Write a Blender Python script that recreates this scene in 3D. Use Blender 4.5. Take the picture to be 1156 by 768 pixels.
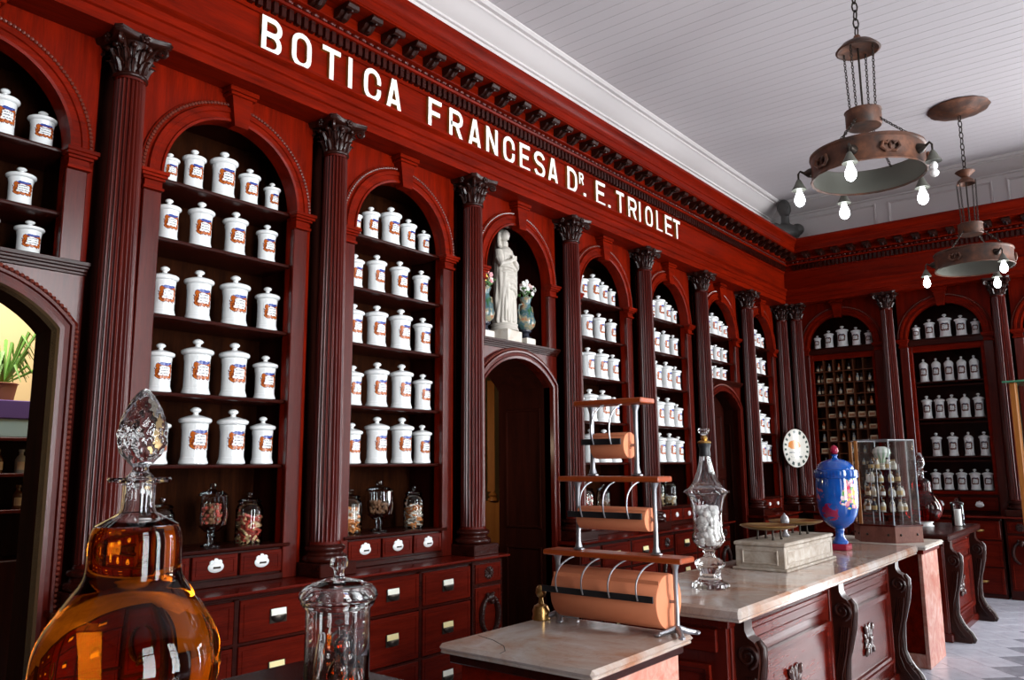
import bpy, bmesh, math, random
from mathutils import Vector, Matrix
random.seed(7)
PI = math.pi
SC = bpy.context.scene
COL = SC.collection
for o in list(bpy.data.objects):
    bpy.data.objects.remove(o)

# ------------------------------------------------------------------ camera
F = Vector((-0.61770177, 0.77094548, 0.15520176))
R = Vector((0.77963358, 0.62619002, -0.00758578))
U = Vector((0.10303402, -0.11631475, 0.98785367))
CP = Vector((3.84064693, -0.43177676, 1.527822))
cam = bpy.data.cameras.new('camera')
cam.sensor_width = 36.0
cam.lens = 896.69 / 1156 * 36.0
cam.clip_start = 0.05
cam_o = bpy.data.objects.new('camera', cam)
COL.objects.link(cam_o)
cam_o.matrix_world = Matrix(((R.x, U.x, -F.x, CP.x), (R.y, U.y, -F.y, CP.y), (R.z, U.z, -F.z, CP.z), (0, 0, 0, 1)))
SC.camera = cam_o
# ------------------------------------------------------------------ light and exposure
SC.view_settings.view_transform = 'Standard'
SC.view_settings.look = 'None'
SC.view_settings.gamma = 1.0
SC.view_settings.use_curve_mapping = False
SC.view_settings.exposure = -0.15
wd = bpy.data.worlds.new('world')
SC.world = wd
wd.use_nodes = True
wd.node_tree.nodes['Background'].inputs[0].default_value = (0.8, 0.9, 1.0, 1)
wd.node_tree.nodes['Background'].inputs[1].default_value = 1.0
XR = 6.5                                    # inner face of the window wall
WIN = [(0.4, 1.3), (3.4, 1.3), (6.4, 1.3), (9.55, 1.3)]      # centre y, width
WZ0, WZ1 = 0.35, 4.45
WPOW = [160, 260, 70, 270]
for (wy, ww), pw in zip(WIN, WPOW):
    L = bpy.data.lights.new('window_daylight', 'AREA')
    L.shape = 'RECTANGLE'
    L.size = ww
    L.size_y = WZ1 - WZ0
    L.energy = pw
    L.spread = math.radians(115)
    L.color = (0.96, 0.98, 1.0)
    lo = bpy.data.objects.new('window_daylight', L)
    COL.objects.link(lo)
    lo.location = (XR + 0.28, wy, (WZ0 + WZ1) / 2)
    lo.rotation_euler = (PI / 2, 0, PI / 2)
def area(name, loc, rot, sx, sy, pw, col=(1, 1, 1)):
    L = bpy.data.lights.new(name, 'AREA')
    L.shape = 'RECTANGLE'
    L.size, L.size_y, L.energy, L.color = sx, sy, pw, col
    lo = bpy.data.objects.new(name, L)
    COL.objects.link(lo)
    lo.location = loc
    lo.rotation_euler = rot
# tall street door in the back wall beyond the cabinets
BWX0, BWX1, BWZ0, BWZ1 = 4.10, 6.25, 0.20, 3.60
area('street_door_daylight', ((BWX0 + BWX1) / 2, 10.332 + 0.60, (BWZ0 + BWZ1) / 2), (-PI / 2, 0, 0), BWX1 - BWX0, BWZ1 - BWZ0, 620, (0.96, 0.98, 1.0))
# added overhead light brightening the back room behind the open doorway
area('back_room_fill', (-2.3, 1.6, 3.38), (0, 0, 0), 1.2, 1.6, 85, (1, 0.95, 0.85))

# ------------------------------------------------------------------ mesh helpers
class MB:
    def __init__(s):
        s.v = []
        s.f = []
        s.uv = {}
    def box(s, x0, x1, y0, y1, z0, z1, c=0.0):
        b = len(s.v)
        if c <= 0:
            s.v += [(x, y, z) for z in (z0, z1) for y in (y0, y1) for x in (x0, x1)]
            s.f += [tuple(b + i for i in q) for q in ((0, 2, 3, 1), (4, 5, 7, 6), (0, 1, 5, 4), (2, 6, 7, 3), (0, 4, 6, 2), (1, 3, 7, 5))]
            return s
        X, Y, Z = (x0, x1), (y0, y1), (z0, z1)
        idx = {}
        for i in (0, 1):
            for j in (0, 1):
                for k in (0, 1):
                    sx, sy, sz = (1, -1)[i], (1, -1)[j], (1, -1)[k]
                    for a in range(3):
                        idx[i, j, k, a] = len(s.v)
                        s.v.append((X[i] + (0 if a == 0 else sx * c), Y[j] + (0 if a == 1 else sy * c), Z[k] + (0 if a == 2 else sz * c)))
        for a in range(3):
            b1, b2 = [t for t in range(3) if t != a]
            for e in (0, 1):
                q = []
                for (p, r) in ((0, 0), (1, 0), (1, 1), (0, 1)):
                    t = [0, 0, 0]
                    t[a], t[b1], t[b2] = e, p, r
                    q.append(idx[t[0], t[1], t[2], a])
                s.f.append(tuple(q))
            for p in (0, 1):
                for r in (0, 1):
                    t0 = [0, 0, 0]
                    t1 = [0, 0, 0]
                    t0[a], t1[a] = 0, 1
                    t0[b1] = t1[b1] = p
                    t0[b2] = t1[b2] = r
                    s.f.append((idx[(*t0, b1)], idx[(*t1, b1)], idx[(*t1, b2)], idx[(*t0, b2)]))
        for i in (0, 1):
            for j in (0, 1):
                for k in (0, 1):
                    s.f.append((idx[i, j, k, 0], idx[i, j, k, 1], idx[i, j, k, 2]))
        return s
    def lathe(s, prof, n=24, c=(0, 0, 0), rf=None, a0=0.0):
        rings = []
        for (r, z) in prof:
            if r <= 1e-6:
                rings.append([len(s.v)])
                s.v.append((c[0], c[1], c[2] + z))
            else:
                ring = []
                for i in range(n):
                    a = a0 + 2 * PI * i / n
                    q = r * (rf(a, z) if rf else 1)
                    ring.append(len(s.v))
                    s.v.append((c[0] + q * math.cos(a), c[1] + q * math.sin(a), c[2] + z))
                rings.append(ring)
        for A, B in zip(rings, rings[1:]):
            for i in range(n):
                j = (i + 1) % n
                if len(A) == 1 and len(B) == 1:
                    break
                if len(A) == 1:
                    s.f.append((A[0], B[j], B[i]))
                elif len(B) == 1:
                    s.f.append((A[i], A[j], B[0]))
                else:
                    s.f.append((A[i], A[j], B[j], B[i]))
        return s
    def tube(s, pts, r, n=8, closed=False, caps=True):
        P = [Vector(p) for p in pts]
        N = len(P)
        rr = r if isinstance(r, (list, tuple)) else [r] * N
        T = []
        for i in range(N):
            a = P[(i - 1) % N] if (closed or i > 0) else P[i]
            b = P[(i + 1) % N] if (closed or i < N - 1) else P[i]
            T.append((b - a).normalized())
        up = Vector((0, 0, 1)) if abs(T[0].z) < 0.9 else Vector((1, 0, 0))
        nrm = (up - T[0] * up.dot(T[0])).normalized()
        rings = []
        for i in range(N):
            nrm = (nrm - T[i] * nrm.dot(T[i])).normalized()
            bi = T[i].cross(nrm)
            ring = []
            for k in range(n):
                a = 2 * PI * k / n
                ring.append(len(s.v))
                s.v.append(tuple(P[i] + (nrm * math.cos(a) + bi * math.sin(a)) * rr[i]))
            rings.append(ring)
        for i in range(N if closed else N - 1):
            A, B = rings[i], rings[(i + 1) % N]
            for k in range(n):
                j = (k + 1) % n
                s.f.append((A[k], A[j], B[j], B[k]))
        if caps and not closed:
            s.f.append(tuple(reversed(rings[0])))
            s.f.append(tuple(rings[-1]))
        return s
    def ell(s, c, r, nu=12, nv=8, M=None):
        c = Vector(c)
        rings = []
        for j in range(nv + 1):
            t = PI * j / nv
            n = 1 if j in (0, nv) else nu
            ring = []
            for i in range(n):
                a = 2 * PI * i / nu
                p = Vector((r[0] * math.sin(t) * math.cos(a), r[1] * math.sin(t) * math.sin(a), -r[2] * math.cos(t)))
                if M:
                    p = M @ p
                ring.append(len(s.v))
                s.v.append(tuple(c + p))
            rings.append(ring)
        for A, B in zip(rings, rings[1:]):
            for i in range(nu):
                j = (i + 1) % nu
                if len(A) == 1:
                    s.f.append((A[0], B[j], B[i]))
                elif len(B) == 1:
                    s.f.append((A[i], A[j], B[0]))
                else:
                    s.f.append((A[i], A[j], B[j], B[i]))
        return s
    def sweep(s, path, prof, closed=False):
        """path in the (y, z) plane, profile of (sideways, outward x) points, closed profile"""
        path = [p for i, p in enumerate(path) if i == 0 or math.dist(p, path[i - 1]) > 1e-5]
        if closed and math.dist(path[0], path[-1]) < 1e-5:
            path = path[:-1]
        N = len(path)
        P = [Vector(p) for p in path]
        rings = []
        for i in range(N):
            ns = []
            if closed or i > 0:
                d = (P[i] - P[(i - 1) % N]).normalized()
                ns.append(Vector((-d.y, d.x)))
            if closed or i < N - 1:
                d = (P[(i + 1) % N] - P[i]).normalized()
                ns.append(Vector((-d.y, d.x)))
            n = ns[0] if len(ns) == 1 else (ns[0] + ns[1]) / max(0.35, 1 + ns[0].dot(ns[1]))
            ring = []
            for (d, o) in prof:
                ring.append(len(s.v))
                s.v.append((o, P[i].x + n.x * d, P[i].y + n.y * d))
            rings.append(ring)
        K = len(prof)
        for i in range(N if closed else N - 1):
            A, B = rings[i], rings[(i + 1) % N]
            for k in range(K):
                j = (k + 1) % K
                s.f.append((A[k], A[j], B[j], B[k]))
        if not closed:
            s.f.append(tuple(rings[0]))
            s.f.append(tuple(reversed(rings[-1])))
        return s
    def extr(s, prof, u0, u1, m0=0.0, m1=0.0):
        """profile of (x, z) points run along y, ends mitred by x"""
        a = [len(s.v) + i for i in range(len(prof))]
        s.v += [(o, u0 + m0 * o, z) for o, z in prof]
        b = [len(s.v) + i for i in range(len(prof))]
        s.v += [(o, u1 + m1 * o, z) for o, z in prof]
        K = len(prof)
        for k in range(K):
            j = (k + 1) % K
            s.f.append((a[k], a[j], b[j], b[k]))
        s.f.append(tuple(reversed(a)))
        s.f.append(tuple(b))
        return s
    def poly(s, pts):
        b = len(s.v)
        s.v += [tuple(p) for p in pts]
        s.f.append(tuple(range(b, b + len(pts))))
        return s
    def plate(s, face, x0, x1):
        """an outline in the (y, z) plane given a thickness from x0 to x1"""
        n = len(face)
        b = len(s.v)
        s.v += [(x0, y, z) for y, z in face] + [(x1, y, z) for y, z in face]
        s.f.append(tuple(b + i for i in reversed(range(n))))
        s.f.append(tuple(b + n + i for i in range(n)))
        for i in range(n):
            j = (i + 1) % n
            s.f.append((b + i, b + j, b + n + j, b + n + i))
        return s
    def xf(s, M, start=0):
        for i in range(start, len(s.v)):
            s.v[i] = tuple(M @ Vector(s.v[i]))
        return s
    def mesh(s, name, mat=None, smooth=True, angle=35, recalc=True):
        me = bpy.data.meshes.new(name)
        me.from_pydata(s.v, [], s.f)
        if recalc:
            bm = bmesh.new()
            bm.from_mesh(me)
            bmesh.ops.recalc_face_normals(bm, faces=bm.faces)
            bm.to_mesh(me)
            bm.free()
        if smooth:
            me.polygons.foreach_set('use_smooth', [True] * len(me.polygons))
            me.set_sharp_from_angle(angle=math.radians(angle))
        if mat:
            me.materials.append(mat)
        return me
def ob(name, me, parent=None, loc=(0, 0, 0), rot=(0, 0, 0), scale=(1, 1, 1), kind=None):
    o = bpy.data.objects.new(name, me)
    COL.objects.link(o)
    o.location, o.rotation_euler, o.scale = loc, rot, scale
    if parent:
        o.parent = parent
    if kind:
        o['kind'] = kind
    return o
def thing(name, label, cat, loc=(0, 0, 0), rz=0.0, group=None, scale=(1, 1, 1), me=None):
    o = ob(name, me, None, loc, (0, 0, rz), scale)
    o['label'] = label
    o['category'] = cat
    if group:
        o['group'] = group
    return o
def part(name, mb, mat, parent, loc=(0, 0, 0), rot=(0, 0, 0), kind=None, angle=35, smooth=True):
    return ob(name, mb.mesh(name, mat, smooth, angle), parent, loc, rot, (1, 1, 1), kind)
def struct(name, mb, mat, parent=None, loc=(0, 0, 0), rz=0.0):
    o = ob(name, mb.mesh(name, mat) if mb else None, parent, loc, (0, 0, rz))
    o['kind'] = 'structure'
    return o
def rotM(ax, a):
    return Matrix.Rotation(a, 4, ax)

# ------------------------------------------------------------------ materials
class G:
    def __init__(s, name):
        s.m = bpy.data.materials.new(name)
        s.m.use_nodes = True
        s.t = s.m.node_tree
        s.b = s.t.nodes['Principled BSDF']
    def n(s, kind, **kw):
        x = s.t.nodes.new('ShaderNode' + kind)
        for k, v in kw.items():
            setattr(x, k, v)
        return x
    def put(s, sock, v):
        if hasattr(v, 'is_output'):
            s.t.links.new(v, sock)
        else:
            sock.default_value = v
    def math(s, op, a, b=0.0, c=0.0):
        x = s.n('Math', operation=op)
        s.put(x.inputs[0], a)
        s.put(x.inputs[1], b)
        s.put(x.inputs[2], c)
        return x.outputs[0]
    def mix(s, f, a, b):
        x = s.n('Mix', data_type='RGBA')
        s.put(x.inputs[0], f)
        s.put(x.inputs[6], a)
        s.put(x.inputs[7], b)
        return x.outputs[2]
    def coord(s, which='Object', scale=(1, 1, 1)):
        tc = s.n('TexCoord')
        mp = s.n('Mapping')
        s.t.links.new(tc.outputs[which], mp.inputs[0])
        mp.inputs['Scale'].default_value = scale
        return mp.outputs[0]
    def noise(s, vec, scale=5, detail=4, rough=0.55, dist=0.0):
        x = s.n('TexNoise')
        s.put(x.inputs['Vector'], vec)
        x.inputs['Scale'].default_value = scale
        x.inputs['Detail'].default_value = detail
        x.inputs['Roughness'].default_value = rough
        x.inputs['Distortion'].default_value = dist
        return x.outputs['Fac']
    def ramp(s, f, stops):
        x = s.n('ValToRGB')
        s.put(x.inputs[0], f)
        e = x.color_ramp.elements
        while len(e) < len(stops):
            e.new(0.5)
        for i, (p, c) in enumerate(stops):
            e[i].position = p
            e[i].color = (*c, 1) if len(c) == 3 else c
        return x.outputs[0]
    def bump(s, h, st=0.2, d=0.01):
        x = s.n('Bump')
        x.inputs['Strength'].default_value = st
        x.inputs['Distance'].default_value = d
        s.put(x.inputs['Height'], h)
        s.t.links.new(x.outputs[0], s.b.inputs['Normal'])
    def set(s, **kw):
        for k, v in kw.items():
            s.put(s.b.inputs[{'col': 'Base Color', 'rough': 'Roughness', 'metal': 'Metallic', 'coat': 'Coat Weight', 'crough': 'Coat Roughness', 'trans': 'Transmission Weight', 'ior': 'IOR', 'spec': 'Specular IOR Level', 'emit': 'Emission Color', 'es': 'Emission Strength', 'alpha': 'Alpha', 'sss': 'Subsurface Weight'}[k]], v)
        return s
def rgb(r, g, b):
    return (r, g, b, 1)
def plain(name, col, rough=0.5, metal=0.0, **kw):
    g = G(name)
    g.set(col=rgb(*col), rough=rough, metal=metal, **kw)
    return g.m
def wood(name, c1, c2, scale=(9, 9, 0.8), rough=0.42, spec=0.28):
    g = G(name)
    v = g.coord('Object', scale)
    oi = g.n('ObjectInfo')
    off = g.n('VectorMath', operation='ADD')
    g.put(off.inputs[0], v)
    g.put(off.inputs[1], oi.outputs['Random'])
    f = g.noise(off.outputs[0], 2.2, 5, 0.6, 0.4)
    f2 = g.noise(g.coord('Object', tuple(k * 5 for k in scale)), 3.0, 3, 0.6)
    ff = g.math('MULTIPLY_ADD', f2, 0.35, g.math('MULTIPLY', f, 0.75))
    col = g.ramp(ff, [(0.32, c1), (0.72, c2)])
    g.set(col=col, rough=rough, spec=spec)
    g.bump(f2, 0.08, 0.002)
    return g.m
VERT, HORZ = (9, 9, 0.8), (9, 0.8, 9)
W_RED = wood('mahogany_red', (0.055, 0.0026, 0.0007), (0.185, 0.0072, 0.0010), HORZ, 0.30, 0.05)
W_REDV = wood('mahogany_red_upright', (0.055, 0.0026, 0.0007), (0.185, 0.0072, 0.0010), VERT, 0.30, 0.05)
W_COL = wood('mahogany_column', (0.035, 0.0022, 0.0012), (0.085, 0.0065, 0.003), VERT, 0.24, 0.30)
W_DARK = wood('mahogany_dark', (0.012, 0.0018, 0.001), (0.034, 0.0045, 0.0025), HORZ, 0.26, 0.20)
W_DARKV = wood('mahogany_dark_upright', (0.010, 0.0016, 0.001), (0.028, 0.004, 0.0022), VERT, 0.32, 0.14)
W_CARVE = wood('carved_dark_wood', (0.010, 0.0022, 0.0014), (0.028, 0.0055, 0.003), (12, 12, 12), 0.28, 0.30)
W_BACK = wood('shelf_back_wood', (0.005, 0.0014, 0.0006), (0.028, 0.007, 0.002), VERT, 0.7, 0.02)
W_DRAW = wood('drawer_wood', (0.034, 0.0024, 0.0013), (0.105, 0.0072, 0.003), HORZ, 0.24, 0.10)
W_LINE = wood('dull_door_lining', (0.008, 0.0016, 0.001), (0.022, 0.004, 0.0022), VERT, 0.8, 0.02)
W_BEAD = wood('polished_bead_wood', (0.09, 0.016, 0.010), (0.17, 0.035, 0.022), (12, 12, 12), 0.22, 0.5)
W_ORANGE = wood('orange_varnished_wood', (0.20, 0.030, 0.006), (0.36, 0.065, 0.012), (0.8, 9, 9), 0.3, 0.4)
W_CUB = wood('cubbyhole_wood', (0.05, 0.012, 0.004), (0.11, 0.03, 0.01), VERT, 0.5, 0.2)
W_TAN = wood('pale_brown_wood', (0.26, 0.085, 0.018), (0.42, 0.16, 0.035), VERT, 0.4)
PLASTER = plain('white_paint', (0.58, 0.545, 0.54), 0.6)
CEIL = plain('ceiling_paint', (0.52, 0.485, 0.50), 0.6)
g = G('porcelain')
g.set(col=rgb(0.77, 0.79, 0.79), rough=0.16, coat=0.5, crough=0.06)
PORC = g.m
LETTER_W = plain('white_letter_face', (0.90, 0.87, 0.80), 0.4)
LETTER_G = plain('gilt_letter_edge', (0.42, 0.20, 0.04), 0.4, 0.5)
BRASS = plain('brass', (0.62, 0.40, 0.13), 0.28, 1.0)
BRONZE = plain('old_brass', (0.40, 0.24, 0.085), 0.32, 1.0)
IRON = plain('grey_iron', (0.30, 0.30, 0.32), 0.38, 0.85)
BLACKM = plain('black_metal', (0.015, 0.015, 0.017), 0.4, 0.3)
DARKM = plain('dark_bronze', (0.045, 0.035, 0.028), 0.36, 0.8)
CARD = plain('cream_card', (0.78, 0.66, 0.33), 0.6)
CARDW = plain('white_card', (0.80, 0.78, 0.68), 0.6)
COTTON = plain('cotton', (0.86, 0.84, 0.82), 0.9)
STATUE = plain('white_marble_statue', (0.50, 0.465, 0.41), 0.55)
BUSTM = plain('dark_bronze_bust', (0.055, 0.052, 0.05), 0.5, 0.2)
VOID = plain('dark_interior', (0.012, 0.005, 0.004), 0.6)
TILE_W = None
def marble(name, c1, c2, c3, scale=3.0, rough=0.12):
    g = G(name)
    v = g.coord('Object')
    f = g.noise(v, scale, 7, 0.62, 1.2)
    f2 = g.noise(v, scale * 0.7, 5, 0.6, 2.5)
    col = g.ramp(f, [(0.30, c1), (0.52, c2), (0.72, c3)])
    vein = g.math('LESS_THAN', g.math('ABSOLUTE', g.math('SUBTRACT', f2, 0.5)), 0.012)
    col = g.mix(g.math('MULTIPLY', vein, 0.12), col, rgb(c1[0] * 0.4, c1[1] * 0.4, c1[2] * 0.4))
    g.set(col=col, rough=rough)
    return g.m
MARBLE = marble('worn_pale_marble', (0.34, 0.135, 0.06), (0.42, 0.335, 0.285), (0.50, 0.47, 0.45), 2.4, 0.14)
MARBLE_W = marble('white_marble', (0.52, 0.44, 0.36), (0.66, 0.61, 0.54), (0.72, 0.69, 0.64), 5, 0.3)
MARBLE_P = marble('pink_marble', (0.50, 0.15, 0.10), (0.60, 0.28, 0.21), (0.70, 0.45, 0.38), 9, 0.25)
TILE_W = marble('white_floor_marble', (0.46, 0.47, 0.55), (0.58, 0.595, 0.68), (0.67, 0.68, 0.76), 3, 0.22)
TILE_G = marble('grey_floor_marble', (0.22, 0.23, 0.27), (0.30, 0.31, 0.36), (0.38, 0.39, 0.44), 4, 0.22)
def glass(name, col=(1, 1, 1), ior=1.45, rough=0.0):
    g = G(name)
    g.set(col=rgb(*col), rough=rough, trans=1.0, ior=ior)
    return g.m
GLASS = glass('clear_glass', (0.97, 0.98, 0.98))
AMBER = glass('amber_liquid', (1.0, 0.22, 0.006), 1.36)
REDLIQ = glass('dark_red_liquid', (0.55, 0.008, 0.006), 1.36)
def thin(name, tint=(0.93, 0.95, 0.94), k=1.0):
    g = G(name)
    g.t.nodes.remove(g.b)
    tr = g.n('BsdfTransparent')
    tr.inputs[0].default_value = (*tint, 1)
    gl = g.n('BsdfGlossy')
    gl.inputs['Roughness'].default_value = 0.02
    fr = g.n('Fresnel')
    fr.inputs[0].default_value = 1.5
    mx = g.n('MixShader')
    g.put(mx.inputs[0], g.math('MULTIPLY', fr.outputs[0], k))
    g.t.links.new(tr.outputs[0], mx.inputs[1])
    g.t.links.new(gl.outputs[0], mx.inputs[2])
    g.t.links.new(mx.outputs[0], g.t.nodes['Material Output'].inputs[0])
    return g.m
THIN = thin('thin_glass')
PANE = thin('clear_pane', (0.97, 0.975, 0.97), 0.32)
PAPER = plain('salmon_kraft_paper', (0.62, 0.20, 0.09), 0.7)
g = G('rusty_copper')
f = g.noise(g.coord('Object'), 9, 5, 0.6)
g.set(col=g.ramp(f, [(0.3, (0.030, 0.018, 0.014)), (0.55, (0.10, 0.038, 0.020)), (0.75, (0.22, 0.085, 0.042))]), rough=0.55, metal=0.25)
RUST = g.m
VERDI = plain('greenish_tin', (0.115, 0.115, 0.095), 0.5, 0.3)
g = G('lit_bulb')
g.set(col=rgb(1, 1, 1), emit=rgb(0.92, 0.98, 1.0), es=14.0)
BULB = g.m
def label_mat(name, orn, dark, blue, txt):
    g = G(name)
    tc = g.n('TexCoord')
    sp = g.n('SeparateXYZ')
    g.t.links.new(tc.outputs['UV'], sp.inputs[0])
    u, v = sp.outputs[0], sp.outputs[1]
    du = g.math('MULTIPLY', g.math('ABSOLUTE', g.math('SUBTRACT', u, 0.5)), 2)
    dv = g.math('MULTIPLY', g.math('ABSOLUTE', g.math('SUBTRACT', v, 0.5)), 2)
    n1 = g.noise(tc.outputs['UV'], 5.5, 2)
    n2 = g.noise(tc.outputs['UV'], 9, 2)
    mxv = g.math('POWER', g.math('ADD', g.math('POWER', du, 5), g.math('POWER', dv, 5)), .2)
    inner = g.math('GREATER_THAN', g.math('MULTIPLY_ADD', g.math('SUBTRACT', n1, 0.5), 0.5, mxv), 0.54)
    outer = g.math('LESS_THAN', g.math('MULTIPLY_ADD', g.math('SUBTRACT', n2, 0.5), 0.75, mxv), 0.93)
    frame = g.math('MULTIPLY', inner, outer)
    edge = g.math('GREATER_THAN', g.math('ABSOLUTE', g.math('SUBTRACT', mxv, 0.72)), 0.15)
    fc = g.mix(g.math('MAXIMUM', g.math('GREATER_THAN', n2, 0.53), edge), rgb(*orn), rgb(*dark))
    top = g.math('GREATER_THAN', g.math('SUBTRACT', v, g.math('MULTIPLY', g.math('MULTIPLY', du, du), 0.25)), 0.80)
    fc = g.mix(top, fc, rgb(*blue))
    oi = g.n('ObjectInfo')
    cx = g.n('CombineXYZ')
    g.put(cx.inputs[0], g.math('MULTIPLY', u, 26))
    g.put(cx.inputs[1], g.math('MULTIPLY', g.math('FLOOR', g.math('MULTIPLY', v, 9)), 7))
    g.put(cx.inputs[2], g.math('MULTIPLY', oi.outputs['Random'], 40))
    tn = g.noise(cx.outputs[0], 1.0, 1)
    row = g.math('GREATER_THAN', g.math('SINE', g.math('MULTIPLY', v, 40)), 0.35)
    tx = g.math('MULTIPLY', g.math('MULTIPLY', row, g.math('GREATER_THAN', tn, 0.44)), g.math('LESS_THAN', g.math('MAXIMUM', du, dv), 0.42))
    base = g.mix(tx, rgb(0.77, 0.79, 0.79), rgb(*txt))
    g.set(col=g.mix(frame, base, fc), rough=0.25)
    return g.m
LABEL_O = label_mat('orange_framed_label', (0.46, 0.10, 0.010), (0.13, 0.022, 0.006), (0.02, 0.05, 0.26), (0.10, 0.10, 0.12))
LABEL_D = label_mat('dark_framed_label', (0.10, 0.07, 0.06), (0.20, 0.05, 0.03), (0.06, 0.06, 0.09), (0.05, 0.05, 0.06))

# ------------------------------------------------------------------ room dimensions
YB = 10.332          # axis plane of the back wall columns
ZC = 5.12            # ceiling
ZT = 3.66            # underside of the architrave
BAYS = [0.65, 1.95, 3.25, 4.55, 5.85, 7.15, 8.45, 9.70]
BH = [0.65] * 7 + [0.60]
BACKX = [0.725, 1.955, 3.19]
class Fr:
    """a wall frame: x out of the wall, y along it to the right"""
    def __init__(s, back):
        s.back = back
        s.rz = -PI / 2 if back else 0.0
    def at(s, o, u, z=0.0):
        return (u, YB - o, z) if s.back else (o, u, z)
LEFT, BACK = Fr(False), Fr(True)

# ------------------------------------------------------------------ room shell
fl = struct('floor', MB().box(-3.4, XR, -3.0, 11.0, -0.06, -0.012), plain('floor_bed', (0.25, 0.25, 0.25), 0.8))
TS = 0.283
tw = MB().box(-TS / 2 + .002, TS / 2 - .002, -TS / 2 + .002, TS / 2 - .002, -0.012, 0.0, 0.0015)
tile_w, tile_g = tw.mesh('tile', TILE_W), tw.mesh('tile', TILE_G)
rest_w, rest_g = MB(), MB()
HD = TS / math.sqrt(2)
for i in range(-2, int((XR + .1) / HD) + 1):
    for j in range(-16, int(11.0 / HD) + 1):
        if (i + j) % 2:
            continue
        x, y = 2.70 - 12 * HD + i * HD, 6.90 + (j - 34) * HD
        if x < -0.15 or x > XR - HD or y < -3.0 + HD or y > 10.6:
            continue
        dark = i % 2 and x > 2.72
        if 2.3 < x < 4.5 and 3.6 < y < 10.2:
            ob('tile', tile_g if dark else tile_w, fl, (x, y, 0), (0, 0, PI / 4))
        else:
            m = rest_g if dark else rest_w
            k = len(m.v)
            m.box(-TS / 2 + .002, TS / 2 - .002, -TS / 2 + .002, TS / 2 - .002, -0.012, 0.0)
            m.xf(Matrix.Translation((x, y, 0)) @ rotM('Z', PI / 4), k)
part('white_tiles', rest_w, TILE_W, fl, kind='stuff')
part('grey_tiles', rest_g, TILE_G, fl, kind='stuff')
# ceiling with boards
ce = struct('ceiling', MB().box(-0.62, XR, -3.0, 11.0, ZC + 0.03, ZC + 0.10), CEIL)
BW = 0.125
bm_ = MB().box(-0.12, XR, -BW / 2 + .0005, BW / 2 - .0005, 0, 0.03, 0.003).mesh('board', CEIL, False)
k = 0
y = -3.0 + BW / 2
while y < 10.95:
    ob('board', bm_, ce, (0, y, ZC))
    y += BW
# back room walls behind the left joinery
wl = struct('wall_left', None, None)
m = MB()
ys = [-3.0, 0.65 - 0.47, 0.65 + 0.64, 4.55 - 0.47, 4.55 + 0.47, 8.45 - 0.47, 8.45 + 0.47, 11.0]
for a, b in ((0, 1), (2, 3), (4, 5), (6, 7)):
    m.box(-0.66, -0.56, ys[a], ys[b], 0, 2.42)
m.box(-0.66, -0.56, -3.0, 11.0, 2.42, 4.3)
part('masonry', m, plain('back_plaster', (0.10, 0.06, 0.045), 0.8), wl)
part('upper_wall', MB().box(-0.66, -0.12, -3.0, 11.0, 4.30, ZC + 0.03), PLASTER, wl)
part('plain_panelling', MB().box(-0.56, -0.10, -3.0, -0.02, 0, 3.66), W_DARKV, wl)
wb = struct('wall_back', None, None)
part('masonry', MB().box(-0.56, BWX0, YB + 0.56, YB + 0.66, 0, ZC + 0.03).box(BWX0, BWX1, YB + 0.56, YB + 0.66, BWZ1, ZC + .03).box(BWX0, BWX1, YB + 0.56, YB + 0.66, 0, BWZ0).box(BWX1, XR, YB + 0.56, YB + 0.66, 0, ZC + .03), plain('back_plaster_2', (0.10, 0.06, 0.045), 0.8), wb)
part('upper_wall', MB().box(-0.12, XR, YB + 0.12, YB + 0.56, 4.30, ZC + 0.03), PLASTER, wb)
part('plain_panelling', MB().box(3.83, BWX0, YB + 0.10, YB + 0.56, 0, 3.66).box(BWX1, XR, YB + 0.10, YB + 0.56, 0, 3.66).box(BWX0, BWX1, YB + 0.10, YB + 0.56, BWZ1, 3.66), W_DARKV, wb)
# white upper wall panels and ceiling cove
cove = [(-0.121, ZC - 0.17), (-0.095, ZC - 0.17), (-0.095, ZC - 0.15), (-0.06, ZC - 0.135), (0.0, ZC - 0.10), (0.05, ZC - 0.055), (0.075, ZC - 0.05), (0.075, ZC - 0.03), (0.11, ZC - 0.03), (0.13, ZC - 0.012), (0.13, ZC), (-0.121, ZC)]
part('cove', MB().extr(cove, -3.0, YB, 0, -1), PLASTER, wl)
part('cove', MB().extr(cove, 0.0, XR, 1, 0), PLASTER, wb, (0, YB, 0), (0, 0, -PI / 2))
PM = [(0, -0.12), (0.004, -0.104), (0.016, -0.100), (0.03, -0.112), (0.036, -0.12)]
for i in range(-2, 8):
    y0 = 1.36 + 1.335 * i
    y1 = min(y0 + 1.20, 10.2)
    part('panel_moulding', MB().sweep([(y0, 4.5), (y1, 4.5), (y1, 4.90), (y0, 4.90)], PM, True), PLASTER, wl)
for i in range(5):
    y0 = 0.10 + 1.335 * i
    y1 = min(y0 + 1.19, XR - .05)
    part('panel_moulding', MB().sweep([(y0, 4.5), (y1, 4.5), (y1, 4.90), (y0, 4.90)], PM, True), PLASTER, wb, (0, YB, 0), (0, 0, -PI / 2))
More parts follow.
